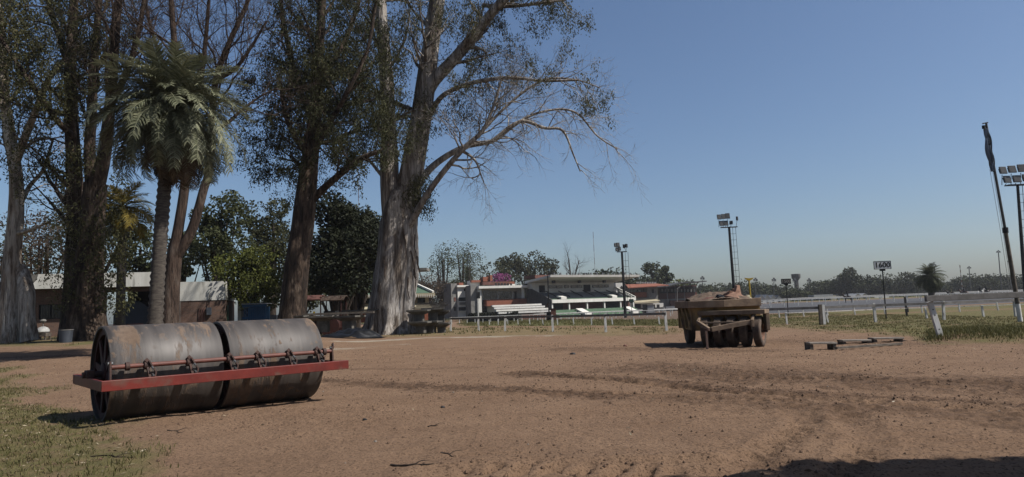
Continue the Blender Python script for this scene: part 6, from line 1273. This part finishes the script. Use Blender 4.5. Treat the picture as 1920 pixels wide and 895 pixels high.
    o = link('soil_heap', mesh_np('soil_heap', np.stack([gx, gy, z], -1), Q, smooth=True), M['rubble']); o.location = c; o.rotation_euler = (0, 0, yaw); tag(o, 'heap of dry brown soil filling the compactor hopper', 'soil')
    def chunk(x, y, z, s, mat, lab, seed, cat='rubble', rot=0.0):
        rg = random.Random(seed); m = MB(); vs = []; n_ = 5; 
        for ring, (zz, rr) in enumerate(((0, .75), (.35, 1.0), (.75, .8), (1.0, .42))):
            for k in range(n_): t = 2 * math.pi * k / n_ + .3 * ring; q_ = rr * rg.uniform(.6, 1.3); vs.append((q_ * math.cos(t) * s[0], q_ * math.sin(t) * s[1], (zz + rg.uniform(-.16, .16)) * s[2]))
        fs = [tuple(range(n_ - 1, -1, -1)), tuple(range(3 * n_, 4 * n_))] + [(a * n_ + k, a * n_ + (k + 1) % n_, (a + 1) * n_ + (k + 1) % n_, (a + 1) * n_ + k) for a in range(3) for k in range(n_)]
        m.add(vs, fs); ob = m.build('rubble_block', M[mat]); ob.location = c + rt @ Vector((x, y, z)); ob.rotation_euler = (0, 0, yaw + rot); tag(ob, lab, cat); return ob
    chunk(.22, .32, 1.40, (.30, .22, .30), 'pink_stone', 'largest pinkish rubble block on top of the load', 1); chunk(.50, .55, 1.42, (.2, .2, .40), 'pink_stone', 'upright pointed pinkish block on the load', 2); chunk(-.12, .30, 1.38, (.20, .18, .20), 'black_metal', 'dark lump left of the pinkish blocks on the load', 3); chunk(-.42, .38, 1.38, (.26, .16, .13), 'old_red', 'flat reddish slab at the left of the load', 4); chunk(.80, .5, 1.38, (.16, .14, .15), 'cream_wall', 'small cream rubble block at the right of the load', 5); chunk(-.1, .85, 1.48, (.34, .26, .16), 'rubble', 'brown block behind the dark lump on the load', 6)
compactor()

# ---------------------------------------------------------------- horses and riders on the track
def skin_figure(name, joints, edges, mat, parent=None, sub=1):
    me = bpy.data.meshes.new(name); me.from_pydata([j[:3] for j in joints], edges, []); o = link(name, me, mat, parent)
    m = o.modifiers.new('skin', 'SKIN'); m.use_smooth_shade = True
    for i, j in enumerate(joints): me.skin_vertices[0].data[i].radius = (j[3], j[4] if len(j) > 4 else j[3]); me.skin_vertices[0].data[i].use_root = (i == 0)
    o.modifiers.new('sub', 'SUBSURF').levels = sub; o.modifiers['sub'].render_levels = sub
    return o
def horse_rider(px, d, rz, coat, cloth, lab_h, lab_r, py=None):
    p = gpt(px, d); J = [(0, 0, 1.15, .27, .30), (.45, 0, 1.18, .26, .31), (-.45, 0, 1.2, .27, .29), (.75, 0, 1.32, .19, .25), (1.0, 0, 1.68, .12, .17), (1.15, 0, 1.92, .10, .13), (1.42, 0, 1.72, .075, .09), (1.55, 0, 1.6, .06, .065), (-.72, 0, 1.22, .2, .22), (-.86, 0, 1.1, .05), (-.98, 0, .75, .04)]
    E = [(0, 1), (0, 2), (1, 3), (3, 4), (4, 5), (5, 6), (6, 7), (2, 8), (8, 9), (9, 10)]
    for sx, ph in ((.6, .12), (.6, -.16)):
        s = .15 if ph > 0 else -.15; k = len(J); J += [(.58, s, .95, .13), (.62 + ph, s, .55, .065), (.58 + ph * .6, s, .25, .045), (.6 + ph * .8, s, .03, .06)]; E += [(1, k), (k, k + 1), (k + 1, k + 2), (k + 2, k + 3)]
    for ph in (.16, -.14):
        s = .15 if ph > 0 else -.15; k = len(J); J += [(-.62, s, .98, .17), (-.52 + ph, s, .72, .10), (-.76 + ph, s, .48, .06), (-.68 + ph, s, .22, .045), (-.66 + ph, s, .03, .06)]; E += [(8, k), (k, k + 1), (k + 1, k + 2), (k + 2, k + 3), (k + 3, k + 4)]
    r = thing('horse', p, lab_h, 'horse', rz=rz); skin_figure('body', J, E, M[coat], r); MB().box(-.22, .22, -.29, .29, 1.40, 1.47).build('saddle', M['cloth_dark'], r, bevel=.02)
    for k in range(2): MB().prism([(.80, 1.55), (1.18, 2.05), (1.08, 2.06), (.68, 1.5)], -.02 + .02 * k, .0 + .02 * k, 'Y').build('mane', M['horse_dark'], r) if k == 0 else None
    pr = thing('person', p + Vector((0, 0, 1.44)), lab_r, 'person', rz=rz)
    J = [(0, 0, .08, .15, .17), (.04, 0, .36, .15, .12), (.12, 0, .58, .19, .12), (.15, 0, .70, .06), (.17, 0, .86, .095, .105)]; E = [(0, 1), (1, 2), (2, 3), (3, 4)]
    for s in (-1, 1):
        k = len(J); J += [(.14, s * .2, .58, .065), (.28, s * .24, .34, .05), (.52, s * .1, .28, .045)]; E += [(2, k), (k, k + 1), (k + 1, k + 2)]
        k = len(J); J += [(.08, s * .20, .04, .1), (.36, s * .33, -.16, .08), (.20, s * .34, -.58, .06), (.34, s * .34, -.66, .05)]; E += [(0, k), (k, k + 1), (k + 1, k + 2), (k + 2, k + 3)]
    skin_figure('body', J, E, M[cloth], pr); MB().lathe([(.80, .12), (.86, .135), (.95, .12), (1.02, .06), (1.035, .005)], 12, 'Z', (.17, 0, 0)).build('helmet', M['cloth_dark'], pr, smooth=True)
horse_rider(1592, 142, R(180), 'horse_dark', 'cloth_dark', 'lone dark horse trotting on the grey track left of the 1600 sign', 'dark-clothed rider on the lone horse left of the 1600 sign')
horse_rider(1787, 150, R(170), 'horse_dark', 'cloth_tan', 'dark horse just right of the lone round palm', 'rider in an olive jacket just right of the lone palm')
horse_rider(1812, 146, R(120), 'horse_bay', 'cloth_dark', 'bay horse turned towards the rail, second right of the palm', 'dark-clothed rider on the bay horse')
horse_rider(1840, 150, R(10), 'horse_grey', 'cloth_dark', 'white-grey horse above the near running rail', 'dark-clothed rider on the white-grey horse')
horse_rider(1851, 154, R(0), 'horse_dark', 'cloth_dark', 'dark horse close behind the white-grey horse', 'dark-clothed rider behind the white-grey horse')
# ---------------------------------------------------------------- ground cover: grass, clods, fallen leaves, twigs
from mathutils.bvhtree import BVHTree
def ground_z(x, y):
    """height of the finished ground mesh under points (bilinear in its polar grid)"""
    ang = np.arctan2(x, y); rad = np.hypot(x, y); A = np.arctan2(GX[5], GY[5]); Rr = np.hypot(GX[:, 60], GY[:, 60])
    ia = np.clip(np.searchsorted(A, ang) - 1, 0, len(A) - 2); ir = np.clip(np.searchsorted(Rr, rad) - 1, 0, len(Rr) - 2)
    fa = (ang - A[ia]) / (A[ia + 1] - A[ia]); fr = (rad - Rr[ir]) / (Rr[ir + 1] - Rr[ir])
    return (GZ[ir, ia] * (1 - fa) + GZ[ir, ia + 1] * fa) * (1 - fr) + (GZ[ir + 1, ia] * (1 - fa) + GZ[ir + 1, ia + 1] * fa) * fr
def sample(n, px0, px1, py0, py1, seed):
    """random ground points inside a part of the yard, spread evenly over the ground"""
    rg = np.random.default_rng(seed); q = [G(a, b) for a, b in ((px0, py0), (px1, py0), (px0, py1), (px1, py1))]
    xs = [v.x for v in q]; ys = [v.y for v in q]
    x = rg.uniform(min(xs), max(xs), n); y = rg.uniform(min(ys), max(ys), n); return x, y, rg
def blades(name, x, y, rg, h, w, mat, label=None):
    n = len(x); z = ground_z(x, y) - .01; a = rg.uniform(0, 6.28, n); hh = h * rg.uniform(.45, 1.3, n); ww = w * rg.uniform(.7, 1.3, n); ln = rg.normal(0, .45, (n, 2)) * hh[:, None]
    B = np.stack([x, y, z], -1); s = np.stack([np.cos(a) * ww, np.sin(a) * ww, np.zeros(n)], -1); T = B + np.stack([ln[:, 0], ln[:, 1], hh], -1); Mi = B + np.stack([ln[:, 0] * .35, ln[:, 1] * .35, hh * .6], -1)
    V = np.stack([B - s, B + s, Mi + s * .7, T, Mi - s * .7], 1).reshape(-1, 3); i = np.arange(n)[:, None] * 5
    o = link(name, mesh_np(name, V, (i + np.array([[0, 1, 2, 4]])), (i + np.array([[4, 2, 3]]))), M[mat]); o['kind'] = 'stuff'; return o
def tufts(n, per, box, seed, spread):
    x, y, rg = sample(n, *box, seed); g, dry, trk, dark, px, py, d, nn, n1, n2 = zones(x, y)
    k = (rg.random(n) < g ** 1.3) & (px > -150) & (px < 2050); x, y, dry = x[k], y[k], dry[k]
    x = np.repeat(x, per) + rg.normal(0, spread, len(x) * per); y = np.repeat(y, per) + rg.normal(0, spread, len(y) * per); return x, y, np.repeat(dry, per), rg
x, y, dr, rg = tufts(16000, 8, (-100, 420, 690, 930), 1, .05); sel = rg.random(len(x)) < .35
blades('grass', x[~sel], y[~sel], rg, .065, .0055, 'grass'); blades('dry_grass', x[sel], y[sel], rg, .045, .005, 'grass_dry')
x, y, dr, rg = tufts(9000, 8, (1300, 2000, 596, 645), 2, .12); sel = rg.random(len(x)) < .3
blades('grass', x[~sel], y[~sel], rg, .075, .010, 'grass'); blades('dry_grass', x[sel], y[sel], rg, .075, .010, 'grass_dry')
# taller grass on the mound beneath the near rail
x, y, rg = sample(15000, 1725, 2000, 622, 643, 3); _, _, _, _, px, py, d, nn, _, _ = zones(x, y); k = (px > 1738 + 20 * nn) & (py < 642) & (py > 612); x, y = x[k], y[k]
blades('tall_grass', x, y, rg, .14, .009, 'grass')
x, y, dr, rg = tufts(5200, 7, (540, 1300, 613, 634), 4, .10); sel = rg.random(len(x)) < .72
blades('verge_grass', x[sel], y[sel], rg, .11, .013, 'grass_dry'); blades('verge_grass', x[~sel], y[~sel], rg, .12, .013, 'grass')
x, y, dr, rg = tufts(4200, 7, (0, 560, 624, 650), 5, .12); blades('grass', x, y, rg, .10, .014, 'grass')
x, y, dr, rg = tufts(6000, 5, (850, 1330, 601, 611), 6, .2); blades('grass_strip', x, y, rg, .13, .03, 'grass')
def clods(name, x, y, size, rg, mat):
    n = len(x); z = ground_z(x, y); s = size * np.clip(np.exp(rg.normal(0, .55, n)), .4, 2.6); base = np.array([[1, 0, 0], [0, 1, 0], [-1, 0, 0], [0, -1, 0], [0, 0, .8], [0, 0, -.5]], float)
    V = np.stack([x, y, z + s * .2], -1)[:, None, :] + base[None] * s[:, None, None] * rg.uniform(.55, 1.2, (n, 6, 1)); c = rg.uniform(0, 6.28, n)
    t = np.array([[0, 1, 4], [1, 2, 4], [2, 3, 4], [3, 0, 4], [1, 0, 5], [2, 1, 5], [3, 2, 5], [0, 3, 5]]); o = link(name, mesh_np(name, V.reshape(-1, 3), None, (np.arange(n)[:, None, None] * 6 + t[None]).reshape(-1, 3)), M[mat]); o['kind'] = 'stuff'
M['clod'] = mk('clod', (0.20, 0.122, 0.077), (0.12, 0.073, 0.046), 3, .95, (1, 1, 1), .3)
M['pebble'] = mk('pebble', (0.45, 0.40, 0.34), (0.28, 0.24, 0.2), 3, .9, (1, 1, 1), .1)
x, y, rg = sample(52000, -50, 1990, 662, 930, 11); _, _, _, _, px, py, d, nn, n1, n2 = zones(x, y)
dens = np.clip(.12 + 2.2 * np.clip(n1 - .5, 0, 1) + .9 * np.clip(fbm(x * 2.3, y * 2.3, 3, 55) - .52, 0, 1) * 3 * (px > 1000), .03, 1); k = rg.random(len(x)) < dens; clods('soil_clods', x[k], y[k], .0095, rg, 'clod')
pts = [gline(p) for p in ([(560, 712), (760, 722), (1000, 738), (1170, 742)], [(980, 702), (1250, 716), (1500, 740), (1960, 764)], [(1230, 690), (1600, 712), (2000, 728)], [(830, 893), (1000, 884), (1200, 882), (1420, 868)])]
x, y, rg = sample(60000, 500, 1990, 660, 930, 12); dm = np.minimum.reduce([polydist(x, y, p)[0] for p in pts]); k = rg.random(len(x)) < np.exp(-(dm / .5) ** 2) * .8; clods('rut_clods', x[k], y[k], .010, rg, 'clod')
x, y, rg = sample(500, 0, 1990, 650, 930, 13); clods('pebbles', x, y, .009, rg, 'pebble')
# fallen eucalyptus leaves
def litter(name, n, box, seed, size, mat, dens=None):
    x, y, rg = sample(n, *box, seed); g, dry, trk, dark, px, py, d, nn, n1, n2 = zones(x, y); k = rg.random(n) < (np.clip(g * 1.1 + .05, 0, 1) if dens is None else dens); x, y = x[k], y[k]; n = len(x)
    z = ground_z(x, y) + .012; a = rg.uniform(0, 6.28, n); L = size * rg.uniform(.5, 1.4, n); dv = np.stack([np.cos(a), np.sin(a), rg.normal(0, .25, n)], -1) * L[:, None]; sv = np.stack([-np.sin(a), np.cos(a), rg.normal(0, .4, n)], -1) * (L * .22)[:, None]; C = np.stack([x, y, z], -1)
    o = link(name, mesh_np(name, np.stack([C - dv, C + sv + [0, 0, .006], C + dv, C - sv], 1).reshape(-1, 3), np.arange(4 * n).reshape(n, 4)), M[mat]); o['kind'] = 'stuff'
litter('leaf_litter', 9000, (-100, 420, 690, 930), 21, .028, 'litter'); litter('dark_leaf_litter', 5000, (-100, 420, 690, 930), 24, .026, 'leaf_dead'); litter('leaf_litter', 500, (-50, 1990, 650, 930), 22, .03, 'litter', .8); litter('dark_leaf_litter', 900, (-50, 1990, 650, 930), 23, .03, 'leaf_dead', .9)
def twig(px0, py0, px1, py1, rad, lab, mat='bark_dark'):
    a, b = G(px0, py0), G(px1, py1); rg = random.Random(px0); pts = []
    for k in range(6): q = a.lerp(b, k / 5) + Vector((rg.uniform(-.02, .02), rg.uniform(-.05, .05), 0)); q.z = float(ground_z(np.array([q.x]), np.array([q.y]))[0]) + rad * .8; pts.append(q)
    r = thing('twig', pts[0], lab, 'twig'); MB().tube(pts, [rad, rad * 1.1, rad, rad * .9, rad * .7, rad * .4], 6).build('stem', M[mat], r, org=pts[0], smooth=True)
    q = pts[3]; MB().tube([q, q + Vector((.06, .05, .02)), q + Vector((.13, .08, .015))], [rad * .6, rad * .5, rad * .2], 5).build('side_shoot', M[mat], r, org=pts[0])
twig(733, 873, 810, 881, .009, 'longest twig on the dirt, bottom centre-left'); twig(828, 854, 854, 860, .006, 'short twig just above the longest one'); twig(802, 805, 818, 803, .007, 'small dark stick in the middle of the near dirt'); twig(315, 808, 346, 812, .007, 'dark twig at the edge of the near grass patch'); twig(175, 858, 250, 860, .007, 'thin twig lying across the near grass patch')
def stone(px, py, s, lab, mat='black_metal'):
    p = G(px, py); p.z = float(ground_z(np.array([p.x]), np.array([p.y]))[0]); rg = random.Random(px); m = MB(); n = 8; vs = []
    for zz, rr in ((-.2, .7), (.15, 1.0), (.5, .85), (.72, .4)):
        for k in range(n): t = 2 * math.pi * k / n; q = rr * rg.uniform(.85, 1.12); vs.append((q * math.cos(t) * s, q * math.sin(t) * s * .8, zz * s))
    m.add(vs, [tuple(range(n - 1, -1, -1)), tuple(range(3 * n, 4 * n))] + [(a * n + k, a * n + (k + 1) % n, (a + 1) * n + (k + 1) % n, (a + 1) * n + k) for a in range(3) for k in range(n)])
    o = m.build('stone', M[mat], bevel=.004); o.location = p; tag(o, lab, 'stone')
stone(1074, 664, .09, 'largest black stone on the dirt left of the compactor'); stone(1172, 650, .07, 'reddish stone close to the compactor shadow', 'old_red'); stone(830, 765, .035, 'small black stone in the middle of the dirt'); stone(684, 792, .035, 'small black stone right of the roller shadow')
# ---------------------------------------------------------------- the hazy air over the race course
hm = bpy.data.materials.new('haze'); hm.use_nodes = True; ht = hm.node_tree; ht.nodes.remove(ht.nodes['Principled BSDF'])
pv = ht.nodes.new('ShaderNodeVolumePrincipled'); pv.inputs['Color'].default_value = (0.93, 0.94, 1.0, 1); pv.inputs['Density'].default_value = 0.00014; pv.inputs['Anisotropy'].default_value = 0.2
ht.links.new(pv.outputs[0], ht.nodes['Material Output'].inputs['Volume'])
o = MB().box(-830, 830, -830, 830, -3.2, 75).build('haze', hm); o['kind'] = 'stuff'
